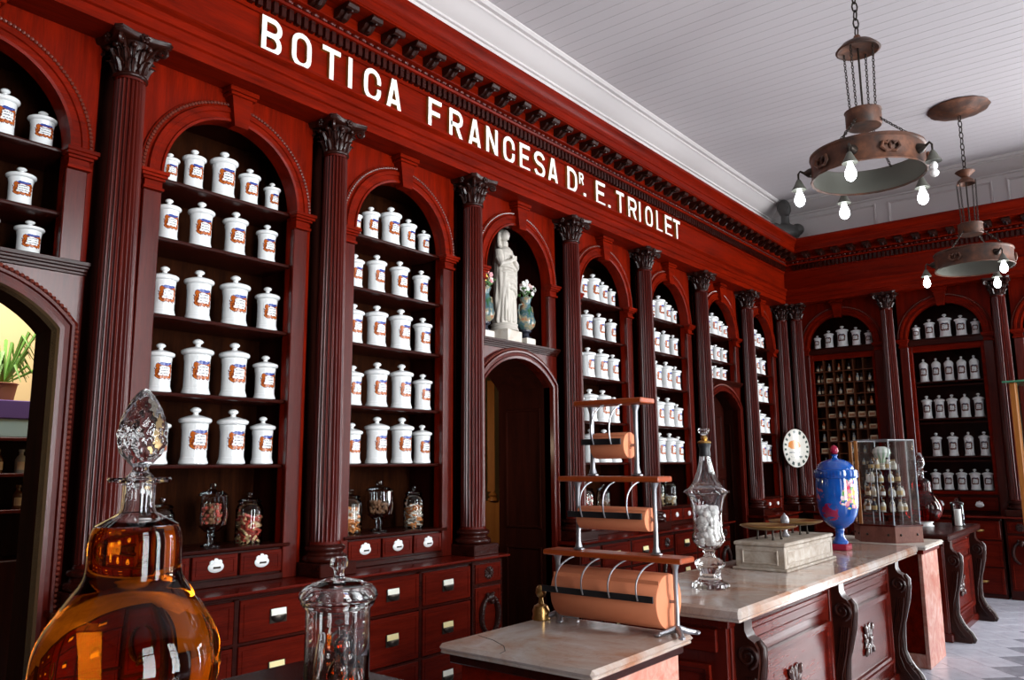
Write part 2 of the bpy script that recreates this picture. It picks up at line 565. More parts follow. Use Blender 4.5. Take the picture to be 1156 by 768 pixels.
# window wall on the street side and the wall behind the camera
m = MB()
e = [-3.0]
for wy, ww in WIN:
    e += [wy - ww / 2, wy + ww / 2]
e.append(11.0)
for i in range(0, len(e), 2):
    m.box(XR, XR + 0.3, e[i], e[i + 1], 0, ZC + .03)
for wy, ww in WIN:
    m.box(XR, XR + 0.3, wy - ww / 2, wy + ww / 2, 0, WZ0)
    m.box(XR, XR + 0.3, wy - ww / 2, wy + ww / 2, WZ1, ZC + .03)
STREETW = plain('street_wall_paint', (0.16, 0.13, 0.12), 0.7)
struct('wall_right', m, STREETW)
struct('wall_front', MB().box(-3.4, XR, -3.1, -3.0, 0, ZC + .03), STREETW)
for i, (wy, ww) in enumerate(WIN):
    w = struct('window_%d' % (i + 1), None, None, None, (XR + 0.06, wy, 0))
    part('window_frame', MB().box(-.03, .03, -ww / 2, -ww / 2 + .06, WZ0, WZ1).box(-.03, .03, ww / 2 - .06, ww / 2, WZ0, WZ1).box(-.03, .03, -ww / 2, ww / 2, WZ1 - .06, WZ1).box(-.03, .03, -ww / 2, ww / 2, 3.3, 3.38), W_DARKV, w)
    gm = MB()
    for k in range(9):
        yy = -ww / 2 + .06 + (ww - .12) * (k + .5) / 9
        gm.tube([(0, yy, WZ0), (0, yy, 3.3)], .009, 6)
    for k in range(1, 6):
        a = PI * k / 6
        gm.tube([(0, 0.1 * math.cos(a), 3.4 + .1 * math.sin(a)), (0, .58 * math.cos(a), 3.4 + .98 * math.sin(a))], .012, 6)
    part('grille', gm, BLACKM, w)
w = struct('window_5', None, None, None, ((BWX0 + BWX1) / 2, YB + .30, 0), PI / 2)
ww = BWX1 - BWX0
part('window_frame', MB().box(-.03, .03, -ww / 2, -ww / 2 + .07, 0, BWZ1).box(-.03, .03, ww / 2 - .07, ww / 2, 0, BWZ1).box(-.03, .03, -ww / 2, ww / 2, BWZ1 - .07, BWZ1).box(-.03, .03, -ww / 2, ww / 2, 2.7, 2.78).box(-.03, .03, -.04, .04, 0, BWZ1), W_DARKV, w)
gm = MB()
for k in range(12):
    yy = -ww / 2 + .07 + (ww - .14) * (k + .5) / 12
    gm.tube([(0, yy, BWZ0), (0, yy, 2.7)], .010, 6)
part('grille', gm, BLACKM, w)
# back room
br = struct('wall_backroom', MB().box(-3.4, -3.3, -3.0, 11.0, 0, 3.4).box(-3.3, -.66, -3.0, -2.9, 0, 3.4).box(-3.4, -.66, -3.0, 11.0, 3.4, 3.5).box(-3.3, -.66, 3.2, 3.3, 0, 3.4).box(-3.3, -.66, 10.9, 11.0, 0, 3.4), plain('back_room_plaster', (0.70, 0.52, 0.28), 0.8))

# ------------------------------------------------------------------ entablature
ARCHI = [(-0.12, ZT), (0.095, ZT), (0.095, 3.715), (0.108, 3.722), (0.108, 3.775), (0.120, 3.782), (0.120, 3.825), (0.135, 3.832), (0.150, 3.845), (0.150, 3.860), (-0.12, 3.860)]
FRIEZE = [(-0.12, 3.860), (0.100, 3.860), (0.100, 4.090), (-0.12, 4.090)]
BED = [(-0.12, 4.090), (0.112, 4.090), (0.122, 4.100), (0.122, 4.180), (0.160, 4.184), (0.168, 4.196), (0.150, 4.200), (0.150, 4.236), (0.175, 4.240), (0.180, 4.246), (0.180, 4.306), (-0.12, 4.306)]
CORONA = [(-0.12, 4.306), (0.335, 4.306), (0.335, 4.312), (0.343, 4.318), (0.343, 4.372), (0.352, 4.380), (0.352, 4.392), (0.362, 4.415), (0.388, 4.440), (0.398, 4.450), (0.398, 4.477), (-0.12, 4.477)]
def entablature(name, fr, u0, u1, m0, m1, mod0):
    t = struct(name, None, None, None, fr.at(0, 0), fr.rz)
    part('architrave', MB().extr(ARCHI, u0, u1, m0, m1), W_RED, t)
    part('frieze', MB().extr(FRIEZE, u0, u1, m0, m1), W_RED, t)
    part('bed_moulding', MB().extr(BED, u0, u1, m0, m1), W_RED, t)
    part('corona', MB().extr(CORONA, u0, u1, m0, m1), W_RED, t)
    d, b = MB(), MB()
    a0, a1 = mod0, (u1 - 0.2 if m1 else u1)
    u = a0
    while u < a1:
        d.box(0.122, 0.156, u, u + 0.030, 4.108, 4.176)
        u += 0.052
    u = a0
    k = 0
    while u < a1:
        b.ell((0.156, u, 4.218), (0.016, 0.026, 0.017), 8, 6)
        b.ell((0.154, u + 0.034, 4.218), (0.012, 0.006, 0.014), 6, 4)
        u += 0.062
    part('dentil_band', d, W_DARK, t, kind='stuff')
    part('bead_course', b, W_COL, t, kind='stuff')
    # modillions: small scrolled brackets
    sil = [(0.0, 0.0), (0.0, -0.062), (0.03, -0.062), (0.055, -0.050), (0.075, -0.028), (0.10, -0.030), (0.125, -0.040), (0.142, -0.030), (0.148, -0.012), (0.142, 0.0)]
    mm = MB().extr(sil, -0.040, 0.040)
    mm.lathe([(0, -.044), (.018, -.044), (.020, 0), (.018, .044), (0, .044)], 10)
    n0 = len(mm.v)
    start = n0 - (10 * 3 + 2)
    mm.xf(Matrix.Translation((0.125, 0, -0.022)) @ rotM('X', PI / 2), start)
    mm.tube([(0.02, 0, -0.064), (0.055, 0, -0.056), (0.08, 0, -0.034), (0.11, 0, -0.036), (0.13, 0, -0.046)], [.010, .018, .013, .013, .006], 8)
    me = mm.mesh('modillion', W_CARVE)
    u = mod0 + 0.03
    while u < a1 + 0.02:
        ob('modillion', me, t, (0.181, u, 4.305))
        u += 0.192
    return t
entablature('trim_1', LEFT, -3.0, YB, 0, -1, 0.5)
entablature('trim_2', BACK, 0.0, XR, 1, 0, 0.24)

# ------------------------------------------------------------------ lettering on the frieze
def arcp(cx, cy, rx, ry, a0, a1, n=8):
    return [(cx + rx * math.cos(a0 + (a1 - a0) * i / n), cy + ry * math.sin(a0 + (a1 - a0) * i / n)) for i in range(n + 1)]
def glyph(c, w, h, t):
    a, b, lo, hi = t / 2, w - t / 2, t / 2, h - t / 2
    mid = h * 0.52
    r = (b - a) * 0.5
    cx = (a + b) / 2
    if c == 'I':
        return [([(w / 2, 0), (w / 2, h)], 0)]
    if c == 'L':
        return [([(a, h), (a, lo), (w, lo)], 0)]
    if c == 'T':
        return [([(0, hi), (w, hi)], 0), ([(w / 2, 0), (w / 2, hi)], 0)]
    if c == 'E':
        return [([(w, hi), (a, hi), (a, lo), (w, lo)], 0), ([(a, mid), (w * .86, mid)], 0)]
    if c == 'F':
        return [([(w, hi), (a, hi), (a, 0)], 0), ([(a, mid), (w * .86, mid)], 0)]
    if c == 'O':
        return [(arcp(cx, hi - r, r, r, 0, PI) + arcp(cx, lo + r, r, r, PI, 2 * PI), 1)]
    if c == 'C':
        return [([(b, hi - r - h * .10)] + arcp(cx, hi - r, r, r, 0, PI) + arcp(cx, lo + r, r, r, PI, 2 * PI) + [(b, lo + r + h * .10)], 0)]
    if c in 'DB':
        def bowl(y0, y1):
            q = min((y1 - y0) / 2, (b - a) * .6)
            return [(a, y1)] + arcp(b - q, y1 - q, q, q, PI / 2, 0, 6) + arcp(b - q, y0 + q, q, q, 0, -PI / 2, 6) + [(a, y0)]
        return [(bowl(lo, hi), 1)] if c == 'D' else [(bowl(lo, mid), 1), (bowl(mid, hi), 1)]
    if c == 'R':
        q = (hi - mid) / 2
        return [([(a, 0), (a, hi)] + arcp(b - q, hi - q, q, q, PI / 2, 0, 6) + arcp(b - q, mid - t * .2 + q, q, q, 0, -PI / 2, 6) + [(a, mid - t * .2)], 0), ([(cx, mid - t * .2), (b + .1 * t, 0)], 0)]
    if c == 'A':
        return [([(t * .45, 0), (w / 2 - t * .1, h)], 0), ([(w / 2 + t * .1, h), (w - t * .45, 0)], 0), ([(w * .24, h * .27), (w * .76, h * .27)], 0)]
    if c == 'N':
        return [([(a, 0), (a, h)], 0), ([(b, 0), (b, h)], 0), ([(a, h - t * .3), (b, t * .3)], 0)]
    if c == 'S':
        q = (hi - mid) / 2
        q2 = (mid - lo) / 2
        return [(arcp(cx, hi - q, r, q, 0.15, PI * 1.5, 12)[:-1] + arcp(cx, mid - q2, r, q2, PI / 2, -PI * .95, 12), 0)]
    return [([(w / 2, 0), (w / 2, w)], 0)]
LET = [('B', 1.955, 2.09), ('O', 2.16, 2.3), ('T', 2.381, 2.52), ('I', 2.57, 2.625), ('C', 2.711, 2.855), ('A', 2.905, 3.036), ('F', 3.295, 3.428), ('R', 3.508, 3.652), ('A', 3.715, 3.852), ('N', 3.915, 4.051), ('C', 4.12, 4.262), ('E', 4.326, 4.46), ('S', 4.517, 4.667), ('A', 4.708, 4.848), ('D', 4.992, 5.141), ('r', 5.173, 5.245), ('.', 5.238, 5.281), ('E', 5.445, 5.60), ('.', 5.65, 5.69), ('T', 5.797, 5.938), ('R', 6.014, 6.175), ('I', 6.21, 6.265), ('O', 6.346, 6.495), ('L', 6.572, 6.701), ('E', 6.758, 6.91), ('T', 6.942, 7.096)]
sg = thing('frieze_lettering', 'raised white capital letters with gilt edges spelling the shop name along red frieze', 'lettering', (0.1005, 0, 3.862))
for c, y0, y1 in LET:
    h, zz, t = 0.220, 0.0, 0.032
    if c == 'r':
        h, zz, t, c = 0.105, 0.112, 0.020, 'R'
    w = y1 - y0
    if c == '.':
        t = w
    mb = MB()
    for q_, (path, closed) in enumerate(glyph(c, w, h, t)):
        e_ = .022 + .0012 * q_
        mb.sweep(path, [(-t / 2, 0.0), (-t / 2, e_), (t / 2, e_), (t / 2, 0.0)], bool(closed))
    me = mb.mesh('letter', LETTER_W, False)
    me.materials.append(LETTER_G)
    for p in me.polygons:
        if abs(p.normal.x) < 0.5:
            p.material_index = 1
    ob('letter', me, sg, (0, y0, zz))

# ------------------------------------------------------------------ columns
def leaf(mb, a, z0, h, r0, w, out):
    n, k = 7, 8
    b = len(mb.v)
    for i in range(n + 1):
        t = i / n
        r = r0 + 0.004 + out * t ** 2.2 + (0.012 * math.sin(t * PI) * .3)
        z = z0 + h * (t if t < .85 else .85 - (t - .85) * .6)
        ww = w * (0.75 + .5 * math.sin(PI * min(1, t * 1.1)) ** .8) * (1 - .55 * t ** 4) * (1 + .12 * (-1) ** i)
        for j in range(k + 1):
            s_ = -1 + 2 * j / k
            aa = a + s_ * ww / max(r, .02) * .5
            rr = r - .010 * s_ * s_ + .0045 * math.cos(s_ * 3 * PI) + (.005 if j == k // 2 else 0)
            mb.v.append((rr * math.cos(aa), rr * math.sin(aa), z))
    for i in range(n):
        for j in range(k):
            p = b + i * (k + 1) + j
            mb.f.append((p, p + 1, p + k + 2, p + k + 1))
def torus_prof(r, z, rad, n=6):
    return [(r - rad + rad * (1 + math.cos(-PI / 2 + PI * i / n)) - rad + rad, z + rad * math.sin(-PI / 2 + PI * i / n)) for i in range(n + 1)]
NF = 22
def flute(a, z):
    t = (a * NF / (2 * PI)) % 1.0
    return 1.0 if t < .12 or t > .88 else 1.0 - 0.165 * math.sin((t - .12) / .76 * PI) ** .7
mb = MB()
lv = [1.105 + (3.44 - 1.105) * i / 9 for i in range(10)]
def rad(z):
    t = (z - 1.09) / (3.45 - 1.09)
    return 0.090 - 0.018 * t ** 1.5
prof = [(rad(1.085) + .004, 1.085), (rad(1.09), 1.098)]
n = NF * 7
mb.lathe([(rad(1.1) + .006, 1.083), (rad(1.1), 1.097)], n)
mb.lathe([(rad(1.1), 1.097)] + [(rad(z), z) for z in lv] , n, rf=lambda a, z: 1.0 if z < 1.1 else flute(a, z))
mb.lathe([(rad(3.44), 3.438), (rad(3.44), 3.452)], n)
ME_SHAFT = mb.mesh('shaft', W_COL, True, 60)
mb = MB().box(-.132, .132, -.132, .132, .905, .982, .006)
ME_PLINTH = mb.mesh('plinth', W_DARK)
mb = MB().lathe([(0, .982), (.118, .982), (.128, .990), (.130, 1.003), (.126, 1.016), (.116, 1.022), (.108, 1.025), (.103, 1.034), (.106, 1.044), (.114, 1.048), (.119, 1.056), (.118, 1.066), (.112, 1.073), (.102, 1.076), (.097, 1.083), (0, 1.083)], 40)
ME_BASE = mb.mesh('base', W_DARK, True, 50)
mb = MB()
mb.lathe([(0, 3.45), (.072, 3.45), (.080, 3.453), (.083, 3.461), (.080, 3.469), (.070, 3.473), (.066, 3.48), (.066, 3.54), (.074, 3.60), (.098, 3.632), (0, 3.632)], 28)
for i in range(8):
    leaf(mb, 2 * PI * i / 8 + PI / 8, 3.474, .078, .066, .050, .040)
for i in range(8):
    leaf(mb, 2 * PI * i / 8, 3.488, .118, .064, .050, .050)
for i in range(8):
    leaf(mb, 2 * PI * i / 8 + PI / 8, 3.545, .075, .072, .034, .045)
ab = []
for q in range(4):
    a = PI / 4 + q * PI / 2
    for s_, rr in ((-.10, .192), (.10, .192)):
        ab.append((rr * math.cos(a + s_), rr * math.sin(a + s_)))
    for tt in (.25, .5, .75):
        aa = a + PI / 2 * tt
        d = .125 + .03 * abs(tt - .5) * 2
        ab.append((d * math.cos(aa) , d * math.sin(aa)))
ab = [(x, y) for x, y in ab]
b0 = len(mb.v)
lvls = [(.90, 3.630), (.97, 3.640), (.97, 3.648), (1.0, 3.652), (1.0, 3.6595)]
for s_, z in lvls:
    mb.v += [(x * s_, y * s_, z) for x, y in ab]
K = len(ab)
for l in range(len(lvls) - 1):
    for i in range(K):
        j = (i + 1) % K
        mb.f.append((b0 + l * K + i, b0 + l * K + j, b0 + (l + 1) * K + j, b0 + (l + 1) * K + i))
mb.f.append(tuple(b0 + i for i in reversed(range(K))))
mb.f.append(tuple(b0 + (len(lvls) - 1) * K + i for i in range(K)))
for q in range(4):
    a = PI / 4 + q * PI / 2
    # corner volutes
    pts = []
    for i in range(15):
        t = i / 14
        th = PI * .5 - t * 2.6 * PI
        rr = .024 * (1 - .75 * t)
        pr_, pz = .148 + rr * math.cos(th), 3.606 + rr * math.sin(th)
        pts.append((pr_ * math.cos(a), pr_ * math.sin(a), pz))
    pts = [(.085 * math.cos(a), .085 * math.sin(a), 3.575), (.115 * math.cos(a), .115 * math.sin(a), 3.622)] + pts
    mb.tube(pts, [.008] * 2 + [.012 - .006 * i / 14 for i in range(15)], 6)
    for s_ in (-.42, .42):
        aa = a + s_ + (PI / 4 if False else 0)
        mb.ell((.108 * math.cos(aa), .108 * math.sin(aa), 3.602), (.016, .016, .016), 8, 6)
    a2 = q * PI / 2
    for i in range(6):
        th = 2 * PI * i / 6
        c_ = Vector((.128, .016 * math.cos(th), 3.640 + .016 * math.sin(th)))
        mb.ell(rotM('Z', a2) @ c_, (.010, .010, .010), 6, 5)
    mb.ell(rotM('Z', a2) @ Vector((.135, 0, 3.640)), (.010, .010, .010), 8, 6)
ME_CAP = mb.mesh('capital', W_CARVE, True, 50)
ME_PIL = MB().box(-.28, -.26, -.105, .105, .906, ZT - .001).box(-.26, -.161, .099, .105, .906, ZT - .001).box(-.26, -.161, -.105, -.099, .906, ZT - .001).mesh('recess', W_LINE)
def column(loc, rz, label, pil=True, grp='fluted columns'):
    t = thing('column', label, 'column', loc, rz, grp)
    ob('plinth', ME_PLINTH, t)
    ob('base', ME_BASE, t)
    ob('shaft', ME_SHAFT, t)
    ob('capital', ME_CAP, t)
    if pil:
        ob('recess', ME_PIL, t)
CW = ['fluted wooden column on the near side of the open doorway', 'fluted wooden column between the open doorway and the jar shelves',
      'fluted wooden column between the first two jar bays past the doorway', 'fluted wooden column on the doorway side of the statue niche',
      'fluted wooden column on the far side of the statue niche', 'fluted wooden column between the two jar bays past the statue',
      'fluted wooden column between jar shelves and the far dark door', 'fluted wooden column between far dark door and the corner bay']
for k, l in enumerate(CW):
    column((0, 1.3 * k, 0), 0, l)
column((0, 10.30, 0), 0, 'corner column standing at the end of the lettered wall')
column(BACK.at(-.03, .178), BACK.rz, 'corner column at the start of the cubbyhole wall', True)
column(BACK.at(0, 1.338), BACK.rz, 'fluted column between the cubbyhole cabinet and glazed jar cabinet')
column(BACK.at(0, 2.572), BACK.rz, 'fluted column to the window side of the glazed jar cabinet')
column(BACK.at(0, 3.81), BACK.rz, 'last fluted column of the back wall towards the windows')

# ------------------------------------------------------------------ wall bays
RA, ZS = 0.418, 3.05
def spandrel(W, zb, zt=ZT, x0=-0.16, x1=-0.10):
    ang = sorted(set([PI * i / 40 for i in range(41)] + [math.atan2(zt - ZS, W), PI - math.atan2(zt - ZS, W)]))
    mb = MB()
    def ring(x):
        i0, o0 = len(mb.v), []
        for a in ang:
            mb.v.append((x, RA * math.cos(a), ZS + RA * math.sin(a)))
        for a in ang:
            c_, s_ = math.cos(a), math.sin(a)
            k_ = min(W / abs(c_) if abs(c_) > 1e-6 else 1e9, (zt - ZS) / s_ if s_ > 1e-6 else 1e9)
            mb.v.append((x, k_ * c_, ZS + k_ * s_))
        b = len(mb.v)
        mb.v += [(x, RA, zb), (x, W, zb), (x, -RA, zb), (x, -W, zb)]
        return i0, b
    A, B = ring(x1), ring(x0)
    n = len(ang)
    for (i0, b) in (A, B):
        for i in range(n - 1):
            mb.f.append((i0 + i, i0 + i + 1, i0 + n + i + 1, i0 + n + i))
        mb.f.append((i0, i0 + n, b + 1, b))
        mb.f.append((i0 + n - 1, b + 2, b + 3, i0 + 2 * n - 1))
    a0, ab_ = A
    c0, cb = B
    for i in range(n - 1):
        mb.f.append((a0 + i, c0 + i, c0 + i + 1, a0 + i + 1))
    mb.f.append((a0, ab_, cb, c0))
    mb.f.append((a0 + n - 1, c0 + n - 1, cb + 2, ab_ + 2))
    return mb
def beads(pts, r, x):
    mb = MB()
    for (u, z) in pts:
        mb.ell((x, u, z), (r, r, r), 6, 4)
    return mb
ARC = [(RA * math.cos(PI * i / 48), ZS + RA * math.sin(PI * i / 48)) for i in range(49)]
ARCH_MB = MB().sweep(ARC, [(0, -.10), (0, -.060), (-.014, -.056), (-.018, -.066), (-.05, -.066), (-.054, -.058), (-.078, -.058), (-.084, -.075), (-.118, -.085), (-.120, -.10)])
ME_ARCH = ARCH_MB.mesh('arch_moulding', W_RED, True, 30)
ME_BEAD = beads([((RA + .103) * math.cos(PI * i / 80), ZS + (RA + .103) * math.sin(PI * i / 80)) for i in range(1, 80)], .0102, -.078).mesh('bead_moulding', W_BEAD)
km = MB()
key = [(.042, 3.435), (.066, 3.625), (-.066, 3.625), (-.042, 3.435)]
km.plate(key, -.10, -.028)
km.box(-.10, -.012, -.082, .082, 3.612, 3.630, .003).box(-.10, -.004, -.092, .092, 3.632, 3.6595, .003)
ME_KEY = km.mesh('keystone', W_RED)
def impost(side):
    s_ = side
    m = MB()
    for (p, z0, z1) in ((.010, 2.950, 2.965), (.0, 2.965, 3.0), (.014, 3.0, 3.014), (.026, 3.014, 3.030), (.034, 3.030, 3.05)):
        y0, y1 = (RA - p * .6) * s_, (.513 + p) * s_
        m.box(-.11, -.066 + p, min(y0, y1), max(y0, y1), z0, z1, .002)
    return m.mesh('impost', W_RED)
ME_IMP = [impost(-1), impost(1)]
ME_JAMB = {}
def jamb(side, zb):
    if (side, zb) not in ME_JAMB:
        y0, y1 = sorted(((RA - .004) * side, .512 * side))
        ME_JAMB[side, zb] = MB().box(-.11, -.076, y0, y1, zb, 2.95, .004).mesh('jamb', W_COL)
    return ME_JAMB[side, zb]
SHELF_P = [(-.445, 0), (-.125, 0), (-.116, -.004), (-.113, -.012), (-.116, -.020), (-.125, -.024), (-.445, -.024)]
ME_SHELF = MB().extr(SHELF_P, -.452, .452).mesh('shelf', W_DARK)
def carcass(zb, zt=3.5):
    m = MB()
    m.box(-.45, -.16, -.475, -.453, zb, zt).box(-.45, -.16, .453, .475, zb, zt).box(-.45, -.16, -.475, .475, zt, zt + .02)
    return m
ME_SPAN = {}
# small drawer
def moulded_front(w, h, x, d=0.018):
    m = MB()
    m.box(x - .02, x, -w / 2, w / 2, -h / 2, h / 2, .003)
    q = min(.018, h * .14)
    m.sweep([(-w / 2 + q, -h / 2 + q), (w / 2 - q, -h / 2 + q), (w / 2 - q, h / 2 - q), (-w / 2 + q, h / 2 - q)], [(0, x - .002), (.003, x + .004), (.010, x + .004), (.013, x - .002)], True)
    return m
ME_SDRAW = moulded_front(.262, .118, 0).mesh('drawer', W_DRAW)
sh = MB()
sh.lathe([(0, 0), (.044, 0), (.046, .004), (.038, .010), (.020, .015), (0, .016)], 24)
sh.xf(Matrix.Scale(.62, 4, (0, 1, 0)))
for dx in (-.022, 0, .022):
    sh.lathe([(0, 0), (.014, 0), (.013, .006), (0, .009)], 12, (dx, .026 + (.006 if dx == 0 else -.002), 0))
sh.xf(Matrix(((0, 0, 1, 0), (1, 0, 0, 0), (0, 1, 0, 0), (0, 0, 0, 1))))
ME_SHIELD = sh.mesh('pull', PORC)
rd = MB().lathe([(0, 0), (.024, 0), (.026, .005), (.020, .012), (.010, .010), (0, .010)], 20)
rd.xf(Matrix(((0, 0, 1, 0), (1, 0, 0, 0), (0, 1, 0, 0), (0, 0, 0, 1))))
ME_ROUND = rd.mesh('pull', PORC)
ME_RECESS = MB().box(.0105, .0168, -.022, .022, -.008, .004, .002).mesh('slot', DARKM)
def bay_top(t, W, zb, arch_mat=None):
    """arched upper part shared by every bay"""
    key_ = (round(W, 3), zb)
    if key_ not in ME_SPAN:
        ME_SPAN[key_] = spandrel(W, zb).mesh('spandrel', W_REDV, True, 30)
    ob('spandrel', ME_SPAN[key_], t)
    ob('arch_moulding', ME_ARCH, t)
    ob('bead_moulding', ME_BEAD, t, kind='stuff')
    ob('keystone', ME_KEY, t)
    for i, s_ in enumerate((-1, 1)):
        ob('impost', ME_IMP[i], t)
        ob('jamb', jamb(s_, zb), t)
def shelf_bay(fr, uc, W, shelves, label, shield=True):
    t = thing('arched_shelf_bay', label, 'shelving', fr.at(0, uc), fr.rz, 'arched shelf bays')
    bay_top(t, W, 0.905)
    part('carcass', carcass(.905), W_DARKV, t)
    part('back_panel', MB().box(-.47, -.45, -.475, .475, .905, 3.52), W_BACK, t)
    for z in shelves:
        ob('shelf', ME_SHELF, t, (0, 0, z))
    part('drawer_shelf', MB().extr([(-.44, 1.078), (-.075, 1.078), (-.064, 1.084), (-.062, 1.092), (-.068, 1.100), (-.44, 1.100)], -.452, .452), W_DARK, t)
    part('drawer_case', MB().box(-.44, -.098, -.418, .418, .906, 1.078).box(-.11, -.070, -.418, .418, .906, .940, .004), W_DARK, t)
    for u in (-.278, 0, .278):
        d = ob('drawer', ME_SDRAW, t, (-.076, u, 1.008))
        ob('pull', ME_SHIELD if shield else ME_ROUND, d, (.0, 0, 0))
        if shield:
            ob('slot', ME_RECESS, d, (0, 0, 0))
    return t
SH = [3.05, 2.69, 2.32, 1.915, 1.543]
shelf_bay(LEFT, BAYS[1], .545, [3.05, 2.73, 2.32, 1.915, 1.543], 'tall arched shelf bay of jars beside the open doorway')
shelf_bay(LEFT, BAYS[2], .545, SH, 'tall arched shelf bay of jars on the doorway side of the statue')
shelf_bay(LEFT, BAYS[4], .545, SH, 'tall arched shelf bay of jars on the far side of the statue', False)
shelf_bay(LEFT, BAYS[5], .545, SH, 'tall arched shelf bay of jars beside the far dark door', False)
shelf_bay(LEFT, BAYS[7], .545, SH, 'tall arched shelf bay of jars beside the corner columns', False)

# door bays: segmental arched doorway below, arched niche above
DHW, DSP, DRISE = .44, 2.17, .20
DRR = (DHW ** 2 + DRISE ** 2) / (2 * DRISE)
DZC = DSP + DRISE - DRR
da = math.acos(DHW / DRR)
SEG = [(DRR * math.cos(da + (PI - 2 * da) * i / 24), DZC + DRR * math.sin(da + (PI - 2 * da) * i / 24)) for i in range(25)]
DPATH = [(DHW, 0), (DHW, 1.0)] + SEG + [(-DHW, 1.0), (-DHW, 0)]
def door_panel(W):
    mb = MB()
    top = 2.44
    pts = [(DHW, 0)] + SEG + [(-DHW, 0)]
    n = len(pts)
    for x in (-.10, -.16):
        b = len(mb.v)
        mb.v += [(x, u, z) for u, z in pts]
        mb.v += [(x, W, 0)] + [(x, W if i == 0 else (-W if i == 24 else SEG[i][0] * W / DHW), top) for i in range(25)] + [(x, -W, 0)]
        for i in range(n - 1):
            mb.f.append((b + i, b + i + 1, b + n + i + 1, b + n + i))
    for i in range(n - 1):
        mb.f.append((i, 2 * n + i, 2 * n + i + 1, i + 1))
    return mb
ME_DFRAME = MB().sweep(DPATH, [(0, -.16), (0, -.062), (-.018, -.058), (-.022, -.070), (-.045, -.072), (-.050, -.058), (-.062, -.056), (-.066, -.075), (-.086, -.085), (-.088, -.10)]).mesh('door_frame', W_COL, True, 30)
off = []
for (x_, z_) in DPATH:
    if z_ <= DSP + 1e-4:
        off.append((math.copysign(DHW + .076, x_), z_))
    else:
        v_ = Vector((x_, z_ - DZC))
        v_ = v_ * (1 + .078 / v_.length)
        off.append((v_.x, v_.y + DZC))
bp, acc = [], 0.0
for p, q in zip(off, off[1:]):
    L_ = math.dist(p, q)
    while acc <= L_:
        bp.append((p[0] + (q[0] - p[0]) * acc / L_, p[1] + (q[1] - p[1]) * acc / L_))
        acc += .0235
    acc -= L_
ME_DBEAD = beads(bp, .0098, -.072).mesh('bead_moulding', W_BEAD)
LEDGE = MB()
for (p, z0, z1) in ((.0, 2.442, 2.456), (.012, 2.456, 2.470), (.026, 2.470, 2.482), (.036, 2.482, 2.502)):
    LEDGE.box(-.17, -.092 + p, -.55, .55, z0, z1, .002)
ME_LEDGE = LEDGE.mesh('niche_ledge', W_DARK)
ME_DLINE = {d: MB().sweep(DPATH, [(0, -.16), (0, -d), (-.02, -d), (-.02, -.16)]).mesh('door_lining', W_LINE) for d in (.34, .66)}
lpn = MB()
for z0, z1 in ((.15, .85), (1.0, 2.0)):
    lpn.sweep([(-.19, z0), (.19, z0), (.19, z1), (-.19, z1)], [(0, -.001), (.004, .010), (.016, .009), (.022, -.001)], True)
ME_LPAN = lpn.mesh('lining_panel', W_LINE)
def leaf_door():
    m = MB().box(-.02, .02, 0, .43, .01, 2.34)
    for z0, z1 in ((.15, .75), (.85, 1.35), (1.45, 2.1)):
        m.sweep([(.07, z0), (.36, z0), (.36, z1), (.07, z1)], [(0, .019), (.004, .032), (.018, .030), (.024, .019)], True)
    return m
ME_LEAF = leaf_door().mesh('door_leaf', W_DARKV)
ME_DPAN = {}
def door_bay(uc, W, shelves, label, dep=.66):
    t = thing('arched_door_bay', label, 'doorway', LEFT.at(0, uc), 0, 'door bays')
    bay_top(t, W, 2.5)
    part('lower_panel', door_panel(W), W_COL, t)
    ob('door_frame', ME_DFRAME, t)
    ob('bead_moulding', ME_DBEAD, t, kind='stuff')
    ob('niche_ledge', ME_LEDGE, t)
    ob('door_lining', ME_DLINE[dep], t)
    if dep > .5:
        ob('lining_panel', ME_LPAN, t, (-.39, DHW, 0), (0, 0, -PI / 2))
        ob('lining_panel', ME_LPAN, t, (-.39, -DHW, 0), (0, 0, PI / 2))
    part('niche_case', MB().box(-.45, -.16, -.475, -.453, 2.48, 3.5).box(-.45, -.16, .453, .475, 2.48, 3.5).box(-.45, -.16, -.475, .475, 3.5, 3.52).box(-.45, -.16, -.475, .475, 2.46, 2.50), W_DARKV, t)
    part('back_panel', MB().box(-.47, -.45, -.475, .475, 2.48, 3.52), W_BACK if shelves else W_DARKV, t)
    for z in shelves:
        ob('shelf', ME_SHELF, t, (0, 0, z))
    return t
door_bay(BAYS[0], .545, [3.05, 2.74], 'open doorway to the bright back room under arched jar shelves', .34)
t3 = door_bay(BAYS[3], .545, [], 'dark arched doorway under the statue niche')
ob('door_leaf', ME_LEAF, t3, (-.70, -.44, 0), (0, 0, math.radians(86)))
t6 = door_bay(BAYS[6], .545, [3.05, 2.74], 'narrow dark closed doorway under three rows of jars')
ob('door_leaf', ME_LEAF, t6, (-.30, .0, 0))
ob('door_leaf', ME_LEAF, t6, (-.30, -.43, 0))

